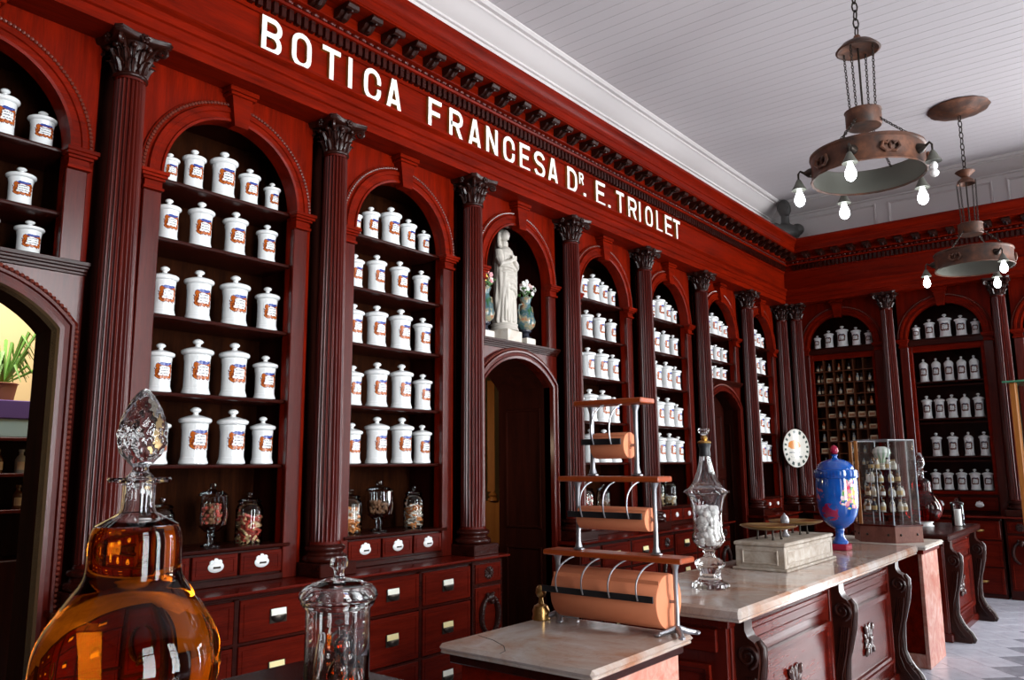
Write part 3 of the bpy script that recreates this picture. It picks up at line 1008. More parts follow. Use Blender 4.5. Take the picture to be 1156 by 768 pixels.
# back wall bays
def back_bay(uc, label, z0):
    t = thing('arched_wall_cabinet', label, 'cabinet', BACK.at(0, uc), BACK.rz, 'back wall cabinets')
    W = .515
    bay_top(t, W, 0.905)
    part('carcass', carcass(.905), W_DARKV, t)
    part('back_panel', MB().box(-.47, -.45, -.475, .475, .905, 3.52), W_DARKV, t)
    ob('shelf', ME_SHELF, t, (0, 0, 3.05))
    part('cornice_rail', MB().box(-.14, -.085, -.418, .418, 2.96, 3.026, .004), W_DARK, t)
    part('face_frame', MB().box(-.15, -.105, -.418, -.375, 1.14, 2.96, .004).box(-.15, -.105, .375, .418, 1.14, 2.96, .004).box(-.15, -.1055, -.376, .376, 2.88, 2.959, .004).box(-.15, -.1055, -.376, .376, 1.14, 1.175, .004), W_RED, t)
    part('drawer_case', MB().box(-.44, -.098, -.418, .418, .906, 1.14), W_DARK, t)
    for u in (-.21, .21):
        d = part('drawer', moulded_front(.385, .15, 0), W_DRAW, t, (-.076, u, 1.03))
        ob('pull', ME_SHIELD, d, (0, 0, -.01))
    return t
tA = back_bay(BACKX[0], 'arched cabinet with a grid of small cubbyholes beside the corner', 0)
cub = MB()
CX = [-.375 + .75 * i / 6 for i in range(7)]
CZ = [1.175 + (2.88 - 1.175) * i / 11 for i in range(12)]
for x in CX[1:-1]:
    cub.box(-.30, -.112, x - .006, x + .006, 1.175, 2.88)
for z in CZ[1:-1]:
    cub.box(-.30, -.114, -.376, .376, z - .006, z + .006)
cub.box(-.30, -.295, -.376, .376, 1.175, 2.88)
part('cubbyhole_grid', cub, W_CUB, tA)
tB = back_bay(BACKX[1], 'arched glazed cabinet holding five rows of white jars', 0)
for z in (2.509, 2.054, 1.593, 1.19):
    ob('shelf', ME_SHELF, tB, (-.01, 0, z), scale=(.95, .99, 1))
    if z > 1.2:
        part('muntin', MB().box(-.135, -.118, -.376, .376, z - .07, z - .055, .002), W_DARK, tB)
part('glass_door', MB().poly([(-.127, -.376, 1.175), (-.127, .376, 1.175), (-.127, .376, 2.88), (-.127, -.376, 2.88)]), thin('cabinet_pane', (0.98, 0.98, 0.975), 0.15), tB, smooth=False)
tC = back_bay(BACKX[2], 'arched cabinet with plain wooden doors at the window end', 0)
part('door', MB().box(-.14, -.115, -.374, -.005, 1.18, 2.875, .004).box(-.14, -.115, .005, .374, 1.18, 2.875, .004), W_REDV, tC)

# ------------------------------------------------------------------ base cabinets with drawers
ME_BDRAW = {h: moulded_front(.43, h, 0, .02).mesh('drawer', W_DRAW) for h in (.205, .28)}
cp = MB()
cp.ell((0, 0, 0), (.030, .046, .034), 14, 8)
cp.v = [(max(0, x), y, min(z, .006)) for x, y, z in cp.v]
cp.box(-.0, .003, -.050, .050, -.034, .040, .0012)
ME_CUP = cp.mesh('cup_pull', DARKM)
ME_CARD = MB().box(.004, .009, -.044, .044, .003, .038, .001).mesh('label_card', CARD)
ME_CARDW = MB().box(.004, .009, -.044, .044, .003, .038, .001).mesh('label_card', CARDW)
cb = MB().ell((0, 0, 0), (.034, .050, .026), 14, 8)
cb.v = [(max(0, x), y, min(z, .004)) for x, y, z in cb.v]
ME_CUPB = cb.mesh('cup_pull', BRASS)
def rosette_mb(r=.05):
    m = MB()
    for k in range(8):
        a = 2 * PI * k / 8
        M = rotM('X', a)
        m.ell(M @ Vector((.006, 0, r * .58)), (.010, r * .20, r * .40), 8, 6, M)
        M2 = rotM('X', a + PI / 8)
        m.ell(M2 @ Vector((.003, 0, r * .66)), (.006, r * .16, r * .42), 8, 6, M2)
    m.ell((.010, 0, 0), (.014, r * .26, r * .26), 10, 8)
    return m
ME_ROS = rosette_mb(.046).mesh('rosette', W_CARVE)
def wreath_mb():
    m = MB()
    for s_ in (-1, 1):
        pts, rr = [], []
        for i in range(13):
            t = i / 12
            a = PI * .5 + s_ * t * PI * .92
            pts.append((.012, .082 * math.cos(a) * (1 + .15 * t), .10 * math.sin(a) - .05 * t))
            rr.append(.010 + .010 * math.sin(PI * t))
        m.tube(pts, rr, 8)
        for i in range(2, 12):
            p = pts[i]
            m.ell((p[0] + .012, p[1], p[2]), (.010, .013, .010), 6, 5)
    m.ell((.02, 0, .085), (.026, .034, .032), 10, 8)
    m.ell((.03, 0, .062), (.018, .018, .020), 8, 6)
    m.ell((.016, -.03, .108), (.012, .014, .014), 8, 6)
    m.ell((.016, .03, .108), (.012, .014, .014), 8, 6)
    return m
ME_WREATH = wreath_mb().mesh('carving', W_CARVE)
def base_cabinet(fr, uc, hw, label, brass=False):
    t = thing('drawer_cabinet', label, 'cabinet', fr.at(0, uc), fr.rz, 'drawer cabinets under the ledge')
    part('body', MB().box(-.10, .118, -hw, hw, .0, .879).box(.118, .132, -hw, hw, 0, .045).box(.118, .134, -hw, hw, .862, .879, .003), W_DARK, t)
    m = MB()
    for z in (.335, .640):
        m.box(.116, .136, -hw, hw, z - .008, z + .008, .003)
    m.box(.116, .137, -.014, .014, .045, .862, .003)
    part('face_rails', m, W_DARK, t)
    for u in (-hw / 2, hw / 2):
        for z, h in ((.752, .205), (.488, .28), (.19, .28)):
            d = ob('drawer', ME_BDRAW[h], t, (.142, u, z), (0, 0, 0), (1, (hw - .034) / .43, 1))
            ob('cup_pull', ME_CUPB if brass else ME_CUP, d, (.0045, 0, .0))
            if not brass:
                ob('label_card', random.choice((ME_CARD, ME_CARD, ME_CARDW)), d, (.0045, 0, 0), (0, math.radians(-8), 0))
def pedestal(fr, uc, hw, label):
    t = thing('column_pedestal', label, 'pedestal', fr.at(0, uc), fr.rz, 'carved pedestals under the columns')
    part('body', MB().box(-.10, .138, -hw, hw, 0, .879, .004), W_DARK, t)
    p = part('upper_panel', moulded_front(hw * 1.7, .125, 0), W_DRAW, t, (.146, 0, .79))
    ob('rosette', ME_ROS, p, (.002, 0, 0))
    p = part('lower_panel', moulded_front(hw * 1.7, .60, 0), W_DRAW, t, (.146, 0, .40))
    ob('carving', ME_WREATH, p, (.002, 0, .14))
DW = {1: 'beside the open doorway', 2: 'on the doorway side of the statue', 4: 'past the statue niche', 5: 'beside the far dark door', 7: 'in the corner of the lettered wall'}
for k, d in DW.items():
    hw = .485 if k != 7 else .42
    base_cabinet(LEFT, BAYS[k], hw, 'low cabinet of six drawers under the jar shelves ' + d)
PD = {1: 'under the column at the open doorway', 2: 'under the column between the first two jar bays', 3: 'under the column before the statue niche', 4: 'under the column past the statue niche',
      5: 'under the column between the jar bays past the statue', 6: 'under the column before the far dark door', 7: 'under the column past the far dark door'}
for k, d in PD.items():
    pedestal(LEFT, 1.3 * k, .158, 'carved wooden pedestal with rosette ' + d)
for k, d in enumerate(('under the cubbyhole cabinet', 'under the glazed jar cabinet', 'at the window end of the back wall')):
    base_cabinet(BACK, BACKX[k], .44, 'low cabinet of six drawers with brass pulls ' + d, True)
for k, (u, d) in enumerate(((1.338, 'between cubbyhole and glazed cabinets'), (2.572, 'beside the glazed jar cabinet'), (3.81, 'at the window end'))):
    pedestal(BACK, u, .150, 'carved back wall pedestal ' + d)
LP = [(-.10, .880), (.160, .880), (.175, .884), (.190, .886), (.198, .891), (.200, .897), (.196, .904), (.190, .905), (-.10, .905)]
for (a, b, d) in ((1.12, 4.075, 'below the jar bays beside the open doorway'), (5.025, 7.975, 'below the jar bays past the statue niche'), (8.92, 10.12, 'below the corner jar bay')):
    me = MB().extr(LP, a, b).mesh('ledge', W_DRAW)
    thing('ledge', 'polished wooden ledge running ' + d, 'ledge', (0, 0, 0), 0, 'ledges over the drawers', me=me)
me = MB().extr(LP, .22, 4.3).mesh('ledge', W_DRAW)
thing('ledge', 'polished wooden ledge running along the back wall below the cabinets', 'ledge', BACK.at(0, 0), BACK.rz, 'ledges over the drawers', me=me)
# ------------------------------------------------------------------ apothecary jars
def jar_meshes(tag, dome=False):
    body = MB().lathe([(0, 0), (.425, 0), (.440, .012), (.440, .03), (.425, .06), (.405, .085), (.405, .105), (.392, .115), (.388, .14), (.383, .30), (.383, .50), (.390, .60), (.402, .615), (.402, .635), (.410, .645), (.412, .70), (.395, .705), (0, .705)], 28)
    if dome:
        lid = MB().lathe([(0, .70), (.41, .70), (.430, .715), (.425, .735), (.37, .79), (.28, .83), (.18, .86), (.11, .875), (.075, .90), (.10, .925), (.125, .95), (.10, .985), (0, 1.0)], 28)
    else:
        lid = MB().lathe([(0, .703), (.40, .703), (.47, .722), (.50, .742), (.505, .765), (.495, .785), (.46, .800), (.36, .822), (.24, .845), (.12, .858), (.085, .872), (.080, .900), (.13, .915), (.165, .938), (.165, .955), (.13, .980), (.06, .997), (0, 1.0)], 28)
    lab = MB()
    n, m = 12, 1
    z0, z1, a1 = .245, .600, .95
    uvs = []
    for j in range(m + 1):
        for i in range(n + 1):
            a = -a1 + 2 * a1 * i / n
            lab.v.append((.3945 * math.cos(a), .3945 * math.sin(a), z0 + (z1 - z0) * j / m))
            uvs.append((i / n, j / m))
    for i in range(n):
        lab.f.append((i, i + 1, n + 2 + i, n + 1 + i))
    out = []
    for (nm, mb, mt) in (('body', body, PORC), ('lid', lid, PORC)):
        out.append((nm, mb.mesh(nm, mt, True, 50)))
    for L in (LABEL_O, LABEL_D):
        me = lab.mesh('label', L, True, 60, recalc=False)
        uvl = me.uv_layers.new(name='UVMap')
        for lp in me.loops:
            uvl.data[lp.index].uv = uvs[lp.vertex_index]
        out.append(('label', me))
    return out
JM = jar_meshes('jar')
JMD = jar_meshes('dome', True)
def jar(fr, uc, o, u, z, h, label, grp, dark=False, dome=False, w=None):
    if w is None:
        w = .172 if h > .295 else .160 if h > .278 else .146 if h > .255 else .130 if h > .215 else .104
    t = thing('apothecary_jar', label, 'jar', fr.at(o, uc + u, z + .0005), fr.rz + random.uniform(-.10, .10), grp, (w, w, h))
    s_ = JMD if dome else JM
    ob('body', s_[0][1], t)
    ob('lid', s_[1][1], t)
    ob('label', s_[3 if dark else 2][1], t)
ORD = ['first', 'second', 'third', 'fourth', 'fifth']
ROWN = ['top', 'second', 'third', 'fourth', 'fifth']
ROWS = [[(-.315, .178), (-.175, .24), (.008, .285), (.178, .237), (.335, .192)],
        [(-.305, .243), (-.115, .272), (.10, .268), (.312, .244)],
        [(-.305, .273), (-.106, .292), (.117, .300), (.333, .268)],
        [(-.302, .264), (-.093, .308), (.132, .312), (.338, .258)],
        [(-.300, .262), (-.085, .310), (.142, .310), (.338, .272)]]
BN = {1: 'bay beside open doorway', 2: 'bay before the statue', 4: 'bay past the statue', 5: 'bay before far dark door', 7: 'bay at corner columns'}
BZ = {1: [3.05, 2.73, 2.32, 1.915, 1.543], 2: SH, 4: SH, 5: SH, 7: SH}
for k in (1, 2, 4, 5, 7):
    for r, row in enumerate(ROWS):
        for i, (u, h) in enumerate(row):
            f_ = 1.0 if k != 7 else .96
            jar(LEFT, BAYS[k], -.205, u * f_, BZ[k][r], h * random.uniform(.985, 1.01),
                'white labelled jar, %s from the near end, %s shelf, %s' % (ORD[i], ROWN[r], BN[k]), 'white jars in the ' + BN[k])
R0 = [[(-.32, .19), (-.15, .24), (.0, .27), (.175, .25), (.345, .196)], [(-.20, .2), (.08, .21), (.275, .2)], [(-.25, .2), (-.06, .21), (.138, .20), (.33, .19)]]
for r, (row, z) in enumerate(zip(R0, (3.05, 2.74, 2.502))):
    for i, (u, h) in enumerate(row):
        jar(LEFT, BAYS[0], -.22, u, z, h, 'white labelled jar, %s from the near end, %s shelf, over the open doorway' % (ORD[i], ROWN[r]), 'white jars over the open doorway', w=.13 if h < .22 else None)
R6 = [[(-.31, .19), (-.14, .26), (.04, .285), (.20, .24), (.34, .19)], [(-.30, .2), (-.10, .21), (.10, .21), (.29, .19)], [(-.31, .185), (-.12, .20), (.07, .19), (.25, .185)]]
for r, (row, z) in enumerate(zip(R6, (3.05, 2.74, 2.502))):
    for i, (u, h) in enumerate(row):
        jar(LEFT, BAYS[6], -.20, u, z, h, 'white labelled jar, %s from the near end, %s shelf, over far dark door' % (ORD[i], ROWN[r]), 'white jars over the far dark door', w=.14 if h < .215 else None)
RT = [(-.33, .185), (-.175, .24), (.0, .285), (.175, .25), (.33, .19)]
for i, (u, h) in enumerate(RT):
    jar(BACK, BACKX[0], -.20, u, 3.05, h, 'white jar with dark label, %s from the corner, above the cubbyholes' % ORD[i], 'dark labelled jars above the cubbyholes', True)
    jar(BACK, BACKX[1], -.20, u, 3.05, h * 1.03, 'white jar with dark label, %s from cubbyhole side, above glazed cabinet' % ORD[i], 'dark labelled jars above the glazed cabinet', True)
    jar(BACK, BACKX[2], -.20, u, 3.05, h, 'white jar with dark label, %s from glazed cabinet, above plain doors' % ORD[i], 'dark labelled jars above the plain doors', True)
GROW = [(2.509, [-.28, -.14, .0, .14, .275], .29, [1, 1, 1, 1, 1]), (2.054, [-.28, -.14, .0, .14, .285], .285, [0, 0, 0, 1, 0]),
        (1.593, [-.21, -.03, .14, .305], .285, [0, 0, 1, 0]), (1.19, [-.25, -.115, .03, .17, .305], .245, [0, 0, 0, 0, 0])]
for r, (z, us, h, dm) in enumerate(GROW):
    for i, u in enumerate(us):
        jar(BACK, BACKX[1], -.20, u, z, h, 'white jar with dark label, %s from cubbyhole side, glazed cabinet %s shelf' % (ORD[i], ROWN[r]), 'dark labelled jars in the glazed cabinet', True, bool(dm[i]), .126)

# small bottles and boxes in the cubbyholes
bt = MB().lathe([(0, 0), (.022, 0), (.023, .004), (.023, .05), (.016, .062), (.009, .068), (.009, .078), (.012, .080), (.012, .088), (0, .088)], 10)
SM_COL = [('brown', (0.10, 0.035, 0.012)), ('clear', (0.35, 0.38, 0.38)), ('orange', (0.42, 0.10, 0.03)), ('dark', (0.03, 0.03, 0.035))]
SMB = [bt.mesh('bottle_' + c, plain('small_bottle_' + c, v, 0.15)) for c, v in SM_COL]
lb = MB()
for i in range(5):
    a = -.9 + 1.8 * i / 4
    lb.v += [(.0235 * math.cos(a), .0235 * math.sin(a), .012), (.0235 * math.cos(a), .0235 * math.sin(a), .042)]
for i in range(4):
    lb.f.append((2 * i, 2 * i + 2, 2 * i + 3, 2 * i + 1))
CREAM = plain('cream_paper', (0.62, 0.50, 0.33), 0.7)
SML = lb.mesh('label', CREAM)
CORK = plain('cork', (0.35, 0.20, 0.09), 0.8)
SMBOX = MB().box(-.02, .02, -.045, .045, 0, .06, .002).mesh('carton', CREAM)
SMBOXL = MB().box(.0201, .0208, -.034, .034, .012, .044).mesh('label', plain('carton_print', (0.30, 0.12, 0.05), 0.7))
NUM = ['one', 'two', 'three', 'four', 'five', 'six', 'seven', 'eight', 'nine', 'ten', 'eleven']
for j in range(11):
    for i in range(6):
        u = (CX[i] + CX[i + 1]) / 2
        z = CZ[j] + .0065
        q = random.random()
        wh = 'cubbyhole row %s from the top, column %s from the corner' % (NUM[10 - j], NUM[i])
        if j in (4, 5, 6) and q < .6 or q < .18:
            t = thing('medicine_carton', 'small cream medicine carton, ' + wh, 'box', BACK.at(-.17, BACKX[0] + u, z), BACK.rz, 'cartons in the cubbyholes', (1, 1, random.uniform(.8, 1.2)))
            ob('carton', SMBOX, t)
            ob('label', SMBOXL, t)
        elif q < .92:
            for du in ((-.026, .026) if random.random() < .5 else (0,)):
                c = random.choice((0, 1, 1, 2, 3))
                t = thing('medicine_bottle', 'small %s medicine bottle, ' % SM_COL[c][0] + wh, 'bottle', BACK.at(-.17, BACKX[0] + u + du, z), BACK.rz, 'small %s bottles in the cubbyholes' % SM_COL[c][0], (.9, .9, random.uniform(.95, 1.3)))
                ob('glass', SMB[c], t)
                ob('label', SML, t)

# glass storage jars on the lowest shelves
def content_sticks(r, h, n, mats_unused=None):
    m = MB()
    for k in range(n):
        a, q = random.uniform(0, 2 * PI), r * .75 * math.sqrt(random.random())
        d = Vector((random.uniform(-1, 1), random.uniform(-1, 1), random.uniform(-.4, .4))).normalized() * r * .28
        c = Vector((q * math.cos(a), q * math.sin(a), random.uniform(.012, h)))
        m.tube([c - d, c + d], r * .10, 6)
    return m
def content_lumps(r, h, n, s=.12):
    m = MB()
    for k in range(n):
        a, q = random.uniform(0, 2 * PI), r * .85 * math.sqrt(random.random())
        m.ell((q * math.cos(a), q * math.sin(a), random.uniform(.012, h)), (r * s * random.uniform(.7, 1.3),) * 3, 6, 5)
    return m
def storage_jar(loc, r, h, label, kind, cmat, cfill, foot=False, two=None):
    t = thing('glass_storage_jar', label, 'jar', loc, 0, 'glass jars on the lowest shelves')
    z0 = .0
    if foot:
        z0 = h * .22
        part('foot', MB().lathe([(0, 0), (r * .6, 0), (r * .6, .008), (r * .25, .02), (r * .16, z0 * .5), (r * .3, z0 * .7), (r * .18, z0)], 20), THIN, t)
        bodyp = [(0, z0), (r * .45, z0 + .006), (r * .9, z0 + h * .12), (r, z0 + h * .25), (r * .97, h * .78), (r * 1.02, h * .80)]
    else:
        bodyp = [(0, .001), (r * .96, .001), (r, .01), (r, h * .66), (r * .9, h * .74), (r * .78, h * .77), (r * .80, h * .80)]
    part('body', MB().lathe(bodyp, 24), THIN, t)
    part('lid', MB().lathe([(r * .86, h * .80), (r * .9, h * .82), (r * .7, h * .86), (r * .25, h * .89), (r * .12, h * .91), (r * .22, h * .95), (r * .2, h * .985), (0, h)], 20), THIN, t)
    if foot:
        r, z0 = r * .84, z0 + h * .11
    m = content_sticks(r * .96, (h - z0) * cfill, 60) if kind == 'sticks' else content_lumps(r * .95, (h - z0) * cfill, 70)
    part('contents', m, cmat, t, (0, 0, z0), kind='stuff')
    if two:
        m = content_sticks(r * .97, h * cfill, 50) if kind == 'sticks' else content_lumps(r * .96, (h - z0) * cfill, 50)
        part('contents', m, two, t, (0, 0, z0), kind='stuff')
C_RED = plain('red_contents', (0.45, 0.06, 0.04), 0.4)
C_CREAM = plain('cream_contents', (0.60, 0.42, 0.22), 0.5)
C_BROWN = plain('brown_contents', (0.20, 0.09, 0.04), 0.6)
C_ORG = plain('orange_contents', (0.60, 0.22, 0.06), 0.5)
C_WHITE = plain('pale_contents', (0.66, 0.62, 0.55), 0.6)
zz = 1.1005
storage_jar((-.22, 1.95 + .05, zz), .085, .34, 'footed glass jar of brown herbs in bay beside open doorway', 'lumps', C_BROWN, .5, True, C_RED)
storage_jar((-.20, 1.95 + .27, zz), .075, .285, 'glass jar of red and cream sticks in bay beside open doorway', 'sticks', C_RED, .55, False, C_CREAM)
storage_jar((-.25, 1.95 - .22, zz), .065, .27, 'empty looking glass jar behind amber bottle in doorway bay', 'lumps', C_BROWN, .15)
storage_jar((-.20, 3.25 - .30, zz), .075, .28, 'glass jar of orange and white tablets before the statue', 'sticks', C_ORG, .6, False, C_WHITE)
storage_jar((-.22, 3.25 - .04, zz), .095, .33, 'wide footed glass jar of brown pieces before the statue', 'lumps', C_BROWN, .4, True)
storage_jar((-.20, 3.25 + .26, zz), .07, .285, 'glass jar banded with orange and pale tablets before the statue', 'sticks', C_WHITE, .55, False, C_ORG)
storage_jar((-.20, 5.85 - .22, zz), .095, .25, 'squat glass jar of pink and white lumps past the statue', 'lumps', C_WHITE, .55, False, C_RED)
storage_jar((-.20, 5.85 + .10, zz), .07, .24, 'small glass jar of brown lumps past the statue', 'lumps', C_BROWN, .4)
storage_jar((-.20, 7.15 - .15, zz), .075, .30, 'tall glass jar of tan powder before the far door', 'lumps', C_CREAM, .4)
storage_jar((-.20, 7.15 + .10, zz), .08, .28, 'glass jar of cream grains before the far door', 'lumps', C_CREAM, .3, False, C_WHITE)
storage_jar((-.20, 9.70 - .15, zz), .085, .31, 'glass jar of orange pieces beside the corner columns', 'lumps', C_ORG, .6)

# ------------------------------------------------------------------ statue niche
def remesh(o, vox, smooth=4):
    md = o.modifiers.new('remesh', 'REMESH')
    md.mode = 'VOXEL'
    md.voxel_size = vox
    md.use_smooth_shade = True
    if smooth:
        sm = o.modifiers.new('smooth', 'SMOOTH')
        sm.factor = .5
        sm.iterations = smooth
def statue():
    m = MB()
    # robe: rings with folds from hem to shoulders
    lv = [(0, .105, .085, 0), (.03, .110, .09, 0), (.10, .100, .082, .004), (.22, .098, .080, .008), (.34, .104, .084, .014), (.44, .108, .088, .012), (.52, .100, .082, .004), (.60, .098, .078, 0), (.66, .104, .076, 0), (.70, .088, .066, 0), (.73, .050, .046, 0)]
    prof = []
    n = 72
    rings = []
    for (z, ry, rx, sh) in lv:
        ring = []
        for i in range(n):
            a = 2 * PI * i / n
            f1 = abs(math.sin(a * 5 + z * 5)) * .9 - .5 + math.sin(a * 15 - z * 9) * .3 + math.sin(a * 4 + z * 15) * .45
            amp = .13 * max(0, 1 - z / .68) + .03
            q = 1 + amp * f1
            ring.append(len(m.v))
            m.v.append((rx * q * math.cos(a) + sh, ry * q * math.sin(a) - .012 * math.sin(z * 5), z))
        rings.append(ring)
    for A, B in zip(rings, rings[1:]):
        for i in range(n):
            j = (i + 1) % n
            m.f.append((A[i], A[j], B[j], B[i]))
    m.f.append(tuple(reversed(rings[0])))
    m.f.append(tuple(rings[-1]))
    # mantle: diagonal folds crossing the body
    for k in range(5):
        pts = []
        for i in range(9):
            t = i / 8
            a = -1.5 + 3.0 * t
            pts.append((.088 * math.cos(a) + .006, .105 * math.sin(a), .52 - .05 * k - .10 * t + .05 * math.sin(t * PI)))
        m.tube(pts, [.010 + .009 * math.sin(PI * i / 8) for i in range(9)], 7)
    for k in range(7):
        u = -.075 + .025 * k
        m.tube([(.075 - abs(u) * .2, u, .36 - .1 * abs(u)), (.086 - abs(u) * .3, u * 1.05, .2), (.088 - abs(u) * .3, u * 1.15, .02)], [.006, .011, .009], 7)
    # arms crossed over the chest, hands folded
    for s_ in (-1, 1):
        m.tube([(.0, s_ * .088, .68), (.022, s_ * .112, .61), (.045, s_ * .112, .545), (.082, s_ * .060, .565), (.098, s_ * .006, .60)], [.034, .036, .034, .026, .017], 10)
        for q in range(4):
            m.tube([(.100, s_ * .008, .600 + .008 * q), (.108, -s_ * .016, .606 + .009 * q), (.103, -s_ * .036, .612 + .009 * q)], [.007, .006, .005], 6)
    # head, neck, hair and veil
    m.tube([(0, 0, .70), (.006, -.004, .79)], [.042, .032], 12)
    m.ell((.012, -.006, .845), (.046, .040, .056), 20, 14)
    m.ell((.052, -.008, .842), (.010, .007, .014), 8, 6)
    m.ell((.046, -.008, .822), (.010, .012, .006), 8, 6)
    m.ell((.044, -.008, .806), (.012, .014, .010), 8, 6)
    for s_ in (-1, 1):
        m.ell((.045, -.008 + s_ * .016, .853), (.008, .008, .005), 8, 6)
        m.ell((.046, -.008 + s_ * .017, .864), (.008, .012, .004), 8, 6)
    m.ell((-.010, -.002, .858), (.046, .045, .058), 18, 12)
    for s_ in (-1, 1):
        m.tube([(-.016, s_ * .040, .875), (-.020, s_ * .047, .81), (-.012, s_ * .055, .74), (.02, s_ * .058, .68), (.035, s_ * .05, .62)], [.014, .017, .018, .016, .008], 10)
    m.tube([(-.03, 0, .86), (-.04, 0, .75), (-.04, 0, .6), (-.035, 0, .3)], [.034, .042, .06, .06], 14)
    return m
st = thing('statue', 'white marble statue of a robed veiled woman with crossed arms in niche', 'statue', (-.26, 4.585, 2.5025), 0.15)
b = part('pedestal', MB().box(-.105, .105, -.115, .115, 0, .115, .004), MARBLE_W, st)
part('round_base', MB().lathe([(0, .116), (.118, .116), (.122, .122), (.116, .135), (.110, .15), (.116, .165), (.112, .172), (0, .172)], 36), STATUE, st)
so = ob('figure', statue().mesh('figure', STATUE), st, (0, 0, .171), scale=(1, 1, .90))
remesh(so, .0036, 1)
def flower_vase(loc, label, cols):
    t = thing('flower_vase', label, 'vase', loc, 0, 'flower vases beside the statue')
    part('block', MB().box(-.06, .06, -.06, .06, 0, .075, .004), MARBLE_W, t)
    part('stand', MB().lathe([(0, .076), (.05, .076), (.05, .085), (.03, .095), (.026, .12), (.05, .135), (.05, .15), (0, .15)], 20), plain('dark_glaze', (.02, .022, .035), .2), t)
    gz = G('vase_glaze')
    nz = gz.noise(gz.coord('Object'), 14, 4)
    gz.set(col=gz.ramp(nz, [(.35, (.025, .09, .03)), (.48, (.05, .11, .14)), (.58, (.26, .24, .15)), (.68, (.36, .13, .06))]), rough=.15)
    part('vase', MB().lathe([(0, .151), (.045, .151), (.075, .18), (.085, .22), (.070, .27), (.048, .33), (.040, .38), (.052, .42), (.058, .43), (0, .42)], 24), gz.m, t)
    for s_ in (-1, 1):
        hm = MB().tube([(0, s_ * .042, .37), (0, s_ * .085, .36), (0, s_ * .10, .30), (0, s_ * .078, .24)], .008, 6)
        part('handle', hm, gz.m, t)
    lf = MB()
    for k in range(16):
        a = random.uniform(0, 2 * PI)
        p = Vector((random.uniform(.02, .09) * math.cos(a), random.uniform(.03, .12) * math.sin(a), random.uniform(.44, .52)))
        lf.ell(p, (.012, .028, .010), 6, 4, rotM('Z', a) .to_3x3())
    for i in range(10):
        a = 2 * PI * i / 10
        lf.tube([(0, 0, .41), (.04 * math.cos(a), .06 * math.sin(a), .52)], .003, 5)
    part('leaves', lf, plain('leaf_green', (.05, .13, .03), .5), t, kind='stuff')
    for cn, c, nn in cols:
        fm = MB()
        for k in range(nn):
            a = random.uniform(0, 2 * PI)
            q = random.uniform(.02, 1)
            p = Vector((.07 * q * math.cos(a), .105 * q * math.sin(a), random.uniform(.47, .58) - .03 * q))
            for e_ in range(5):
                th = 2 * PI * e_ / 5
                fm.ell(p + Vector((.010, .013 * math.cos(th), .013 * math.sin(th))), (.008, .010, .010), 6, 4)
            fm.ell(p + Vector((.016, 0, 0)), (.006, .006, .006), 6, 4)
        part('blossoms', fm, plain(cn, c, .6), t, kind='stuff')
flower_vase((-.22, 4.825, 2.5025), 'green glazed vase of white flowers on the far side of statue', [('white_petals', (.80, .78, .76), 15), ('pale_pink_petals', (.7, .5, .48), 3)])
flower_vase((-.22, 4.285, 2.5025), 'glazed vase of pink white and yellow flowers beside the column', [('pink_petals', (.75, .35, .38), 5), ('yellow_petals', (.8, .55, .10), 4), ('cream_petals', (.8, .76, .68), 8)])

# ------------------------------------------------------------------ oval plaque and bust at the corner
g = G('painted_plaque')
tc = g.n('TexCoord')
sp = g.n('SeparateXYZ')
g.t.links.new(tc.outputs['Object'], sp.inputs[0])
yy, zz_ = sp.outputs[1], sp.outputs[2]
ra = g.math('SQRT', g.math('ADD', g.math('POWER', g.math('DIVIDE', yy, .19), 2), g.math('POWER', g.math('DIVIDE', zz_, .25), 2)))
rim = g.math('MULTIPLY', g.math('GREATER_THAN', ra, .76), g.math('LESS_THAN', ra, .93))
an = g.math('ARCTAN2', zz_, yy)
blk = g.math('GREATER_THAN', g.math('SINE', g.math('MULTIPLY', an, 16)), .2)
nz = g.noise(tc.outputs['Object'], 26, 3)
col = g.mix(g.math('MULTIPLY', rim, blk), rgb(.62, .60, .54), rgb(.03, .05, .04))
lion = g.math('LESS_THAN', g.math('ADD', g.math('POWER', g.math('DIVIDE', g.math('ADD', yy, .03), .085), 2), g.math('POWER', g.math('DIVIDE', g.math('SUBTRACT', zz_, .045), .065), 2)), g.math('MULTIPLY', nz, 1.9))
col = g.mix(lion, col, rgb(.60, .20, .02))
txt = g.math('MULTIPLY', g.math('MULTIPLY', g.math('GREATER_THAN', g.math('SINE', g.math('MULTIPLY', zz_, 95)), .2), g.math('LESS_THAN', zz_, -.05)), g.math('MULTIPLY', g.math('GREATER_THAN', nz, .5), g.math('LESS_THAN', ra, .62)))
col = g.mix(txt, col, rgb(.12, .14, .14))
g.set(col=col, rough=.2)
pq = thing('oval_plaque', 'oval white enamel plaque with orange figure hung on the corner columns', 'plaque', (.155, 10.125, 1.715), math.radians(-38))
pm = MB().lathe([(0, -.012), (.23, -.012), (.25, -.004), (.25, .004), (.235, .010), (0, .010)], 48)
pm.xf(Matrix(((0, 0, 1, 0), (.76, 0, 0, 0), (0, 1, 0, 0), (0, 0, 0, 1))))
part('plate', pm, g.m, pq)
part('hook', MB().tube([(-.012, 0, .24), (-.03, 0, .26), (-.075, 0, .26)], .005, 6), DARKM, pq)

